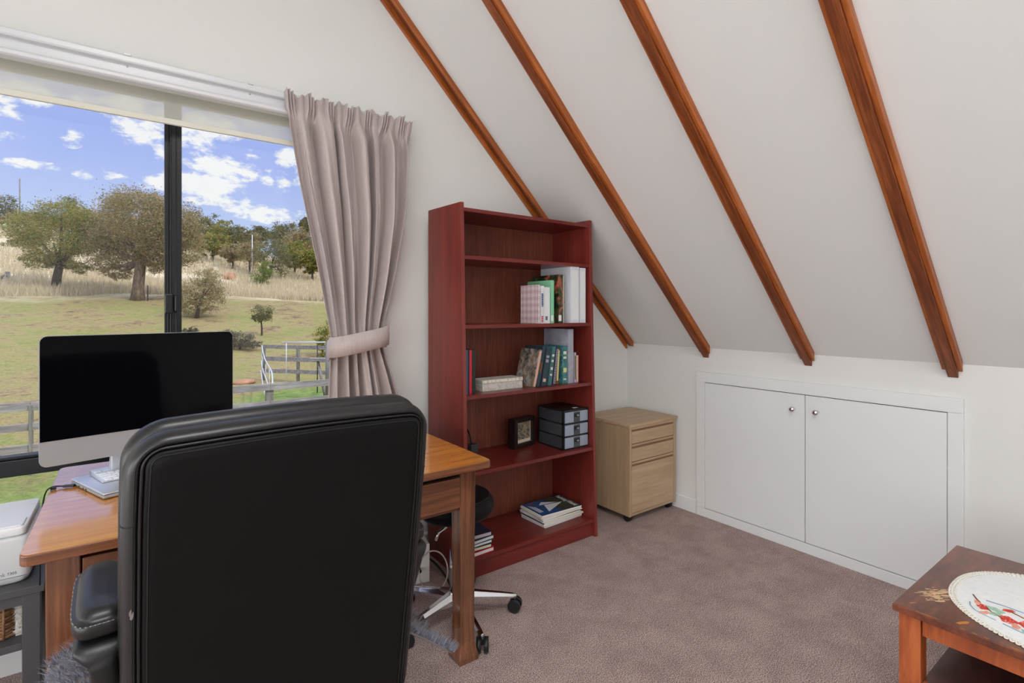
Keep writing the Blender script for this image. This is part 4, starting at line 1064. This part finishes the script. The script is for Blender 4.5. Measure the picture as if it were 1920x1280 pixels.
# ------------------------------------------------------------------ outdoors
PROF = [(-30, -1.5), (6, -1.5), (11.5, -1.32), (23, -1.22), (30, -.65), (40, .40), (52, 2.0), (62, 3.5), (80, 7.2), (100, 11.5), (125, 15.5), (170, 18.0), (400, 20)]
def gz(x, y):
    z = (interp(PROF, y - 3) + 2 * interp(PROF, y) + interp(PROF, y + 3)) / 4
    hill = max(0, min(1, (y - 55) / 60))
    z += hill * (-.09 * max(-40, min(60, x - 5)))
    z += .18 * math.sin(x * .21 + y * .13) * max(0, min(1, (y - 25) / 20))
    return z
b = MB(); ys = [2.9 + i * .7 for i in range(40)] + [31 + i * 1.6 for i in range(60)] + [127 + i * 12 for i in range(12)]
xs = [-120 + i * 8 for i in range(11)] + [-36 + i * 1.5 for i in range(70)] + [70 + i * 8 for i in range(10)]
gr = [[b.bm.verts.new((x, y, gz(x, y))) for x in xs] for y in ys]
for r0, r1 in zip(gr, gr[1:]):
    for i in range(len(xs) - 1): b.bm.faces.new((r0[i], r0[i + 1], r1[i + 1], r1[i])).smooth = True
struct(b.build('ground', 'ground'))
def at(u, Z):
    p = FW * Z + RT * ((u - 960) / 967.8 * Z); return p.x, p.y
def pxh(v, Z): return EYE + (584 - v) / 967.8 * Z
# tall dry grass
rnd = random.Random(8)
b = MB()
for i in range(40000):
    y = 56 + 45 * rnd.random() ** 1.6; x = rnd.uniform(-.50, .42) * y
    if noise.noise(Vector((x * .12, y * .12, 0))) < -.25: continue
    z = gz(x, y); hgt = rnd.uniform(.35, .95); w = rnd.uniform(.03, .07); a = rnd.uniform(-.5, .5)
    dx, dy = math.cos(a) * w, math.sin(a) * w
    tip = (x + rnd.uniform(-.25, .25), y + rnd.uniform(-.1, .1), z + hgt)
    b.bm.faces.new([b.bm.verts.new((x - dx, y - dy, z - .02)), b.bm.verts.new((x + dx, y + dy, z - .02)), b.bm.verts.new(tip)])
tg = b.build('tall_grass', 'blade', recalc=False); tag(tg, 'pale dry tall grass covering the hillside beyond the trees', 'grass', kind='stuff')

def tree(name, label, cat, u, vb, Z, trunk, blobs, leaf, nleaf, size, bark='bark', group=None, branches=True, droop=.0):
    """u, vb: where its foot is seen; trunk: [(du, v, r_px)...]; blobs: (u, v, ru, rv) crown lumps, sizes in the same units at depth Z"""
    x0, y0 = at(u, Z); zg = gz(x0, y0)
    o = thing(name, label, cat, (x0, y0, zg), 0, group)
    k = Z / 967.8
    base = pxh(vb, Z); zoff = zg - base       # foot snapped to the terrain
    def P(uu, vv, dz=0.0):
        x, y = at(uu, Z + dz); return Vector((x - x0, y - y0, pxh(vv, Z) + zoff - zg))
    rnd = random.Random(int(u * 31 + Z * 7))
    b = MB()
    tp = [P(uu, vv) for uu, vv, r_ in trunk]; tp[0] = Vector((tp[0].x, tp[0].y, -.15))
    b.tube(tp, [r_ * k for _, _, r_ in trunk], 9)
    if branches:
        top = trunk[-1]
        for (bu, bv, ru, rv) in blobs:
            mid = P((top[0] + bu) / 2 + rnd.uniform(-4, 4), (top[1] + bv) / 2 + abs(top[0] - bu) * .12, rnd.uniform(-1, 1) * ru * k * .5)
            b.tube([tp[-1], mid, P(bu, bv, rnd.uniform(-1, 1) * ru * k * .6)], [trunk[-1][2] * k * .7, trunk[-1][2] * k * .45, trunk[-1][2] * k * .15], 6)
    b.build('trunk', bark, o)
    b = MB(); tot = sum(ru * rv for _, _, ru, rv in blobs)
    for (bu, bv, ru, rv) in blobs:
        n = int(nleaf * ru * rv / tot); c = P(bu, bv, rnd.uniform(-.5, .5) * ru * k)
        sub = []
        for _ in range(max(6, int(n / 34))):
            d = Vector((rnd.gauss(0, 1), rnd.gauss(0, 1), rnd.gauss(0, 1))).normalized() * rnd.uniform(.55, 1.0)
            sub.append(c + Vector((d.x * ru * k, d.y * ru * k, d.z * rv * k)))
        for i in range(n):
            s_ = sub[i % len(sub)]; sp = min(ru, rv) * k * .22
            p = s_ + Vector((rnd.gauss(0, sp), rnd.gauss(0, sp), rnd.gauss(0, sp * .7)))
            if p.z < .05: p.z = .05 + rnd.random() * .1
            e1 = Vector((rnd.gauss(0, 1), rnd.gauss(0, 1), rnd.gauss(0, .7) - droop)).normalized() * size * rnd.uniform(.7, 1.3)
            e2 = e1.orthogonal().normalized(); e2.rotate(Matrix.Rotation(rnd.uniform(0, 6.28), 3, e1.normalized())); e2 *= size * .32
            b.bm.faces.new([b.bm.verts.new(p - e1), b.bm.verts.new(p + e2), b.bm.verts.new(p + e1), b.bm.verts.new(p - e2)])
    b.build('crown', leaf, o, recalc=False)
    return o
tree('wattle_tree', 'green bushy tree with a dark leaning trunk left of the gum', 'tree', 102, 557, 44, [(102, 557, 8), (107, 530, 7), (112, 505, 6)],
     [(100, 470, 46, 36), (60, 440, 38, 28), (115, 415, 46, 30), (150, 470, 32, 28), (165, 440, 24, 26), (70, 500, 30, 16), (155, 425, 26, 24), (45, 455, 24, 26), (110, 500, 22, 16), (150, 515, 20, 14)], 'leaf_wattle', 30000, .095, 'bark_dark')
tree('gum_tree', 'large spreading gum tree with a thick pale trunk', 'tree', 258, 568, 43, [(258, 568, 13), (259, 545, 9.5), (262, 515, 9), (264, 495, 8)],
     [(260, 420, 60, 50), (215, 440, 42, 40), (200, 460, 26, 34), (305, 440, 48, 44), (345, 430, 32, 44), (240, 470, 44, 26), (300, 480, 42, 26), (200, 500, 26, 20), (225, 515, 24, 14), (350, 470, 26, 36), (270, 385, 50, 20), (300, 500, 26, 20), (215, 400, 26, 24)], 'leaf_gum', 50000, .10, 'bark', droop=.5)
tree('wattle_bush', 'olive green bush with drooping branches right of the window bar', 'bush', 368, 583, 37, [(368, 583, 4), (372, 565, 3), (378, 545, 2.2)],
     [(370, 535, 34, 30), (395, 545, 24, 26), (350, 545, 24, 26), (385, 505, 22, 18), (365, 565, 30, 14), (400, 520, 18, 22)], 'leaf_gum', 9000, .075, 'bark_dark', droop=.4)
tree('young_tree', 'small young round topped tree alone in the paddock', 'tree', 490, 613, 32, [(491, 613, 1.8), (491, 600, 1.5), (490, 588, 1.2)],
     [(491, 570, 17, 15), (485, 580, 13, 9), (498, 578, 12, 10)], 'leaf_dark', 2600, .06, 'bark_dark')
tree('low_scrub', 'grey brown low scrub bush in the paddock', 'bush', 450, 640, 27, [(450, 640, 2), (450, 630, 1.5)],
     [(450, 622, 26, 14), (425, 615, 20, 12), (475, 630, 20, 8), (440, 630, 30, 8)], 'leaf_scrub', 6000, .05, 'bark_dark', branches=False)
tree('low_scrub', 'small low scrub bush beside the window bar', 'bush', 358, 613, 31, [(358, 613, 1.5), (358, 606, 1.2)], [(356, 606, 16, 7)], 'leaf_scrub', 700, .07, 'bark_dark', branches=False)
tree('shrub', 'green upright shrub half hidden by the curtain edge', 'shrub', 606, 628, 26, [(606, 628, 2), (604, 606, 1.4)], [(602, 595, 13, 26), (610, 610, 12, 22), (620, 585, 16, 24)], 'leaf_wattle', 3000, .05, 'bark_dark')
tree('bright_bush', 'bright green bush at the foot of the far trees', 'bush', 492, 524, 62, [(492, 524, 2), (492, 510, 1.5)], [(490, 505, 15, 17), (500, 492, 13, 14), (485, 515, 10, 8)], 'leaf_bright', 2200, .13, 'bark_dark')
tree('dark_tree', 'dense dark green tree behind the bright green bush', 'tree', 508, 512, 68, [(508, 512, 3), (508, 490, 2.4)], [(510, 470, 26, 26), (528, 485, 20, 22), (490, 462, 18, 18), (520, 455, 18, 14)], 'leaf_dark', 4200, .14, 'bark_dark')
tree('olive_tree', 'slim olive tree beside the white pole on the hill', 'tree', 468, 500, 70, [(468, 500, 2), (468, 480, 1.6)], [(468, 470, 17, 20), (460, 455, 14, 16), (480, 452, 14, 16)], 'leaf_gum', 2600, .14, 'bark_dark')
far = [(8, 405, 88, 30, 42, 'leaf_dark'), (38, 425, 84, 26, 30, 'leaf_gum'), (132, 405, 92, 34, 40, 'leaf_dark'), (-4, 445, 72, 26, 24, 'leaf_bright'), (66, 415, 95, 30, 22, 'leaf_gum'), (172, 425, 86, 30, 30, 'leaf_gum'),
       (95, 425, 92, 34, 26, 'leaf_dark'), (205, 430, 88, 32, 34, 'leaf_wattle'), (240, 430, 92, 34, 30, 'leaf_dark'), (290, 430, 92, 34, 34, 'leaf_gum'),
       (362, 428, 92, 28, 36, 'leaf_dark'), (392, 428, 88, 30, 32, 'leaf_dark'), (418, 440, 84, 30, 30, 'leaf_wattle'), (446, 448, 86, 28, 26, 'leaf_dark'),
       (398, 455, 76, 32, 20, 'leaf_wattle'), (466, 452, 88, 22, 22, 'leaf_gum'), (486, 440, 96, 18, 18, 'leaf_dark'), (540, 445, 90, 34, 30, 'leaf_dark'), (562, 458, 82, 28, 34, 'leaf_gum'), (584, 440, 88, 28, 36, 'leaf_dark'), (552, 474, 74, 24, 24, 'leaf_wattle'),
       (575, 418, 98, 12, 12, 'leaf_dark'), (610, 460, 86, 28, 36, 'leaf_dark'), (436, 472, 72, 18, 16, 'leaf_gum'), (525, 440, 100, 20, 20, 'leaf_dark'), (30, 470, 62, 20, 14, 'leaf_gum'), (585, 485, 70, 22, 22, 'leaf_wattle'), (-70, 420, 80, 36, 36, 'leaf_gum'), (-160, 415, 84, 44, 40, 'leaf_dark'), (-260, 420, 80, 46, 40, 'leaf_wattle')]
for i, (u, v, Z, ru, rv, lf) in enumerate(far):
    lab = {'leaf_dark': 'dark green distant tree on the ridge line', 'leaf_gum': 'grey green distant gum on the ridge line', 'leaf_wattle': 'olive distant bushy tree on the ridge line', 'leaf_bright': 'bright green distant tree at the left edge of the window view'}[lf]
    vb_ = v + rv + 16
    x_, y_ = at(u, Z); zg = gz(x_, y_); vb_ = 584 - (zg - EYE) / Z * 967.8
    tree('distant_tree', lab, 'tree', u, vb_, Z, [(u, vb_, 2.4), (u + 1, (v + rv + vb_) / 2, 1.9), (u, v + rv * .4, 1.4)], [(u, v, ru, rv * .8), (u - ru * .5, v + rv * .25, ru * .6, rv * .55), (u + ru * .5, v + rv * .3, ru * .6, rv * .5), (u + ru * .1, v - rv * .5, ru * .5, rv * .4), (u - ru * .2, min(v + rv * .9, vb_ - 6), ru * .55, rv * .35), (u + ru * .4, min(v + rv * .8, vb_ - 6), ru * .4, rv * .35)], lf, 4200, .20, 'bark_dark', 'trees along the far ridge')
def rockmesh(name, label, u, Z, r, sc):
    x, y = at(u, Z); o = thing(name, label, 'rock', (x, y, gz(x, y)))
    b = MB(); b.sphere((0, 0, r * .25), r, 3, sc)
    for v in b.bm.verts: v.co += Vector((noise.noise(v.co * 1.7) * .3 * r, noise.noise(v.co * 1.7 + Vector((9, 0, 0))) * .3 * r, noise.noise(v.co * 2.3) * .25 * r))
    b.build('stone', 'rock', o)
rockmesh('boulder', 'orange brown boulder in the long grass right of the olive bush', 430, 64, .8, (1.1, .8, .8))
rockmesh('boulder', 'flat reddish rock on the grass beside the pipe gate', 459, 18.3, .22, (1.6, 1, .5))
rnd = random.Random(77)
# paddock timber fence
FY = 11.5
fence = thing('paddock_fence', 'weathered grey post and rail timber fence beyond the lawn', 'fence', (.5, FY, gz(.5, FY)))
gz0 = gz(.5, FY)
for zt, zbm in ((-.155, -.29), (-.50, -.615), (-.84, -.955)):
    b = MB()
    for (xa, xb) in ((-8.6, -4.98), (-4.975, -1.36), (-1.355, 2.25), (2.255, 5.85), (5.855, 9.4)):
        j = rnd.uniform(-.008, .008); sl_ = -.012
        b.prism([(xa - .5, zbm + j - gz0), (xb - .5, zbm - j - gz0), (xb - .5, zt - j - gz0), (xa - .5, zt + j - gz0)], -.085, -.045, 'xz')
    b.build('rail', 'weathered', fence)
for x in (-8.58, -4.98, -1.355, 2.25, 5.85, 9.35):
    w = .022 if x == -1.355 else .075
    MB().box(x - w - .5, x + w - .5, -.04 if w > .05 else -.12, .06, -.4, -.165 - gz0 if x != -1.355 else -.20 - gz0).build('post', 'weathered_post', fence, .01)
# pipe gate standing open towards the camera
gate = thing('pipe_gate', 'bent galvanised pipe gate standing open behind the fence', 'gate', (2.3, 12.4, gz(2.3, 12.4)))
def gp(u, v, Z):
    x, y = at(u, Z); return Vector((x - 2.3, y - 12.4, pxh(v, Z) - gz(2.3, 12.4)))
for seq in ([(492, 700, 19), (491, 650, 19), (493, 660, 18.2), (498, 676, 16.5), (506, 690, 14.5), (510, 700, 13), (511, 722, 11.9), (511, 740, 11.8)],
            [(490, 676, 19), (492, 690, 18), (497, 705, 16), (503, 722, 13.5), (507, 740, 12)],
            [(489, 694, 19), (491, 708, 17), (493, 722, 15), (498, 742, 12.8), (502, 762, 11.9)]):
    MB().tube(smooth_path([gp(*q) for q in seq], 5), .016, 8).build('rail', 'galv', gate)
b = MB()
for (u, v0, v1, Z) in ((492, 668, 704, 18), (498, 682, 722, 16), (505, 692, 740, 13.6)): b.tube([gp(u, v0, Z), gp(u, v1, Z)], .008, 6)
b.build('mesh_bars', 'galv', gate)
yd = thing('yard_fence', 'grey timber yard rails behind the pipe gate', 'fence', (4.6, 19.5, gz(4.6, 19.5)))
gy = gz(4.6, 19.5)
for v0, v1, zc in ((646, 653, 19), (668, 676, 19), (691, 698, 19)):
    a, c = at(492, zc), at(640, zc - .8)
    b = MB(); z0, z1 = pxh(v1, zc) - gy, pxh(v0, zc) - gy
    d = Vector((c[0] - a[0], c[1] - a[1], 0)); nrm = Vector((-d.y, d.x, 0)).normalized() * .02
    A_ = Vector((a[0] - 4.6, a[1] - 19.5, 0)); C_ = A_ + d
    b.rings([[tuple(A_ + nrm + Vector((0, 0, z0))), tuple(A_ - nrm + Vector((0, 0, z0))), tuple(A_ - nrm + Vector((0, 0, z1))), tuple(A_ + nrm + Vector((0, 0, z1)))],
             [tuple(C_ + nrm + Vector((0, 0, z0))), tuple(C_ - nrm + Vector((0, 0, z0))), tuple(C_ - nrm + Vector((0, 0, z1))), tuple(C_ + nrm + Vector((0, 0, z1)))]], smooth=False)
    b.build('rail', 'weathered', yd)
for u in (496, 560, 625):
    x, y = at(u, 19.1 - (u - 492) * .0054); MB().box(x - 4.6 - .05, x - 4.6 + .05, y - 19.5 + .03, y - 19.5 + .13, -.3, pxh(648, 19) - gy).build('post', 'weathered_post', yd)
def post(name, label, u, v0, Z, r, mat, cat='post', brace=None):
    x, y = at(u, Z); g_ = gz(x, y); o = thing(name, label, cat, (x, y, g_))
    MB().tube([(0, 0, -.2), (0, 0, pxh(v0, Z) - g_)], r, 10).build('pole', mat, o)
    if brace: 
        q = at(brace[0], Z); MB().tube([(q[0] - x, q[1] - y, -.1), (0, 0, (pxh(v0, Z) - g_) * .75)], r * .7, 8).build('brace', mat, o)
    return o
post('strainer_post', 'timber strainer post with a diagonal brace at the window edge', 14, 509, 46, .16, 'weathered_post', 'post', (-10, 550))
post('stake', 'thin dark stake standing beside the gum trunk', 277, 535, 43, .05, 'bark_dark')
post('power_pole', 'tall bare pole rising above the ridge trees', 37, 335, 95, .10, 'weathered_post', 'pole')
post('white_pole', 'thin white pole on the hillside left of the dark tree', 473, 440, 68, .055, 'galv', 'pole')
post('star_picket', 'black steel picket in the yard behind the fence', 595, 647, 16.5, .016, 'dark_port', 'post')
post('gate_post', 'thick grey timber gate post at the curtain edge', 617, 640, 14.5, .10, 'weathered_post', 'post')
x, y = at(560, 17.5); g_ = gz(x, y); o = thing('pipe_rail', 'white horizontal pipe rail above the yard fence', 'rail', (x, y, g_))
a, c = at(528, 17.5), at(640, 16.8)
MB().tube([(a[0] - x, a[1] - y, pxh(642, 17.5) - g_), (c[0] - x, c[1] - y, pxh(639, 17.5) - g_)], .022, 8).build('pipe', 'galv', o)
MB().tube([(a[0] - x + .15, a[1] - y, 0), (a[0] - x + .15, a[1] - y, pxh(642, 17.5) - g_)], .014, 8).build('upright', 'galv', o)
x, y = at(600, 15.2); g_ = gz(x, y); o = thing('plank_step', 'short weathered plank step with a diagonal strut in the yard', 'step', (x, y, g_))
z1 = pxh(671, 15.2) - g_
a, c = at(581, 15.2), at(622, 15.2)
d = Vector((c[0] - a[0], c[1] - a[1], 0))
MB().box(0, d.length, -.12, .12, z1 - .08, z1, Matrix.Translation((a[0] - x, a[1] - y, 0)) @ Matrix.Rotation(math.atan2(d.y, d.x), 4, 'Z')).build('plank', 'weathered', o)
s0, s1 = at(596, 15.2), at(611, 15.2)
MB().tube([(s0[0] - x, s0[1] - y, z1 - .09), (s1[0] - x, s1[1] - y, 0)], .04, 6).build('strut', 'weathered', o)

# ------------------------------------------------------------------ sky and light
w = bpy.data.worlds.new('sky'); bpy.context.scene.world = w; w.use_nodes = True
nt = w.node_tree; nt.nodes.clear()
outw = N(nt, 'ShaderNodeOutputWorld'); bg = N(nt, 'ShaderNodeBackground'); L(nt, bg.outputs[0], outw.inputs[0])
tc = N(nt, 'ShaderNodeTexCoord'); sx = N(nt, 'ShaderNodeSeparateXYZ'); L(nt, tc.outputs['Generated'], sx.inputs[0])
sky = ramp(nt, sx.outputs[2], [(0.0, rgb(214, 230, 252)), (0.12, rgb(196, 214, 252)), (0.24, rgb(172, 190, 250)), (0.42, rgb(152, 172, 246)), (1.0, rgb(120, 150, 236))])
def mth(op, a, b=None, c=None):
    n = N(nt, 'ShaderNodeMath', operation=op)
    for i, v in enumerate((a, b, c)):
        if v is None: continue
        if isinstance(v, (int, float)): n.inputs[i].default_value = v
        else: L(nt, v, n.inputs[i])
    return n.outputs[0]
ny = mth('MAXIMUM', sx.outputs[1], .05)
gx = mth('DIVIDE', sx.outputs[0], ny); gzv = mth('DIVIDE', sx.outputs[2], ny)
mp = N(nt, 'ShaderNodeMapping'); mp.inputs['Scale'].default_value = (1, 1, 1.9); L(nt, tc.outputs['Generated'], mp.inputs[0])
n1 = noise_tex(nt, mp.outputs[0], 16, 8, .6, .3); n2 = noise_tex(nt, mp.outputs[0], 52, 6, .6, .3)
detail = mth('MULTIPLY_ADD', n2, .7, n1)      # about .5..1.2
def sky_uv(u, v):
    d = FW + RT * ((u - 960) / 967.8) + Vector((0, 0, (584 - v) / 967.8)); return d.x / d.y, d.z / d.y
clouds = [(10, 205, 34, 20), (22, 256, 24, 15), (134, 258, 19, 14), (20, 160, 70, 26), (58, 309, 40, 8), (156, 325, 16, 9), (216, 328, 20, 9), (272, 245, 42, 26), (300, 280, 16, 16), (300, 345, 28, 12),
          (430, 318, 62, 18), (380, 345, 66, 20), (410, 378, 70, 13), (355, 245, 40, 34), (540, 298, 18, 15), (530, 340, 40, 16), (520, 405, 60, 12), (470, 290, 16, 10), (250, 205, 70, 18), (420, 235, 60, 22), (590, 330, 40, 24)]
acc = None
for (u, v, ru, rv) in clouds:
    cx_, cz_ = sky_uv(u, v); ex, ez = sky_uv(u + ru, v)[0] - cx_, cz_ - sky_uv(u, v + rv)[1]
    a = mth('DIVIDE', mth('SUBTRACT', gx, cx_), ex * 1.5); c = mth('DIVIDE', mth('SUBTRACT', gzv, cz_), ez * 1.5)
    r2 = mth('ADD', mth('MULTIPLY', a, a), mth('MULTIPLY', c, c))
    q = mth('MAXIMUM', mth('SUBTRACT', 1.0, r2), 0.0)
    acc = q if acc is None else mth('MAXIMUM', acc, q)
cov = mth('MULTIPLY_ADD', mth('SUBTRACT', detail, .86), 4.2, mth('MULTIPLY', acc, .95))
# away from the window view, ordinary broken cloud
side = mth('MULTIPLY', mth('LESS_THAN', sx.outputs[1], .35), mth('MULTIPLY_ADD', mth('SUBTRACT', detail, .8), 3.0, .3))
high = mth('MULTIPLY', mth('GREATER_THAN', gzv, .55), mth('MULTIPLY_ADD', mth('SUBTRACT', detail, .8), 3.0, .35))
covm = mth('MAXIMUM', mth('MAXIMUM', mth('MULTIPLY', cov, mth('GREATER_THAN', acc, .001)), side), high)
cf = N(nt, 'ShaderNodeMapRange'); cf.interpolation_type = 'SMOOTHSTEP'; L(nt, covm, cf.inputs[0]); cf.inputs[1].default_value = .1; cf.inputs[2].default_value = 1.05
shade = ramp(nt, detail, [(.62, rgb(226, 230, 250)), (.86, rgb(252, 252, 255))])
mixc = N(nt, 'ShaderNodeMix', data_type='RGBA'); L(nt, cf.outputs[0], mixc.inputs[0]); L(nt, sky, mixc.inputs[6]); L(nt, shade, mixc.inputs[7])
L(nt, mixc.outputs[2], bg.inputs[0])
up_ = N(nt, 'ShaderNodeMapRange'); up_.interpolation_type = 'SMOOTHSTEP'; L(nt, sx.outputs[2], up_.inputs[0]); up_.inputs[1].default_value = .48; up_.inputs[2].default_value = .75; up_.inputs[3].default_value = 1.0; up_.inputs[4].default_value = 3.2
L(nt, up_.outputs[0], bg.inputs[1])
sun = bpy.data.lights.new('sun', 'SUN'); so = bpy.data.objects.new('sun', sun); C.objects.link(so)
sun.energy = 2.0; sun.angle = R(3); sun.color = (1, .95, .86); so.rotation_euler = (R(48), 0, R(28)); so.location = (0, -10, 12)
def area(name, loc, rot, sx_, sy_, power, col=(1, 1, 1)):
    l = bpy.data.lights.new(name, 'AREA'); l.shape = 'RECTANGLE'; l.size = sx_; l.size_y = sy_; l.energy = power; l.color = col
    o = bpy.data.objects.new(name, l); C.objects.link(o); o.location = loc; o.rotation_euler = rot; return o
# unseen fill lights added to brighten the room, behind or beside the camera
area('added_left_fill', (-2.75, -.7, 1.25), (R(90), 0, R(-98)), 2.6, 1.7, 68, (.97, .985, 1))  # main added fill from the left, no window is built there
area('added_top_fill', (-.1, -.35, 3.7), (0, 0, 0), .8, .8, 56, (1, .985, .96))  # added fill high under the ridge, no fitting is modelled
area('added_slope_fill', (-1.35, -1.5, 1.0), (R(180), R(-38), R(10)), .9, .9, 116, (.94, .985, 1))  # added fill tilted upward to brighten the sloped ceiling
area('added_low_fill', (-2.85, 1.6, .95), (R(90), 0, R(-90)), 1.5, 1.7, 36, (.98, .99, 1))  # added low fill for the desk leg and chair rim, no door built
sc = bpy.context.scene
sc.view_settings.view_transform = 'Standard'; sc.view_settings.look = 'None'; sc.view_settings.exposure = 0.0; sc.view_settings.gamma = 1.0
sc.view_settings.use_curve_mapping = False
sc.cycles.max_bounces = 8; sc.cycles.diffuse_bounces = 5; sc.cycles.transparent_max_bounces = 12
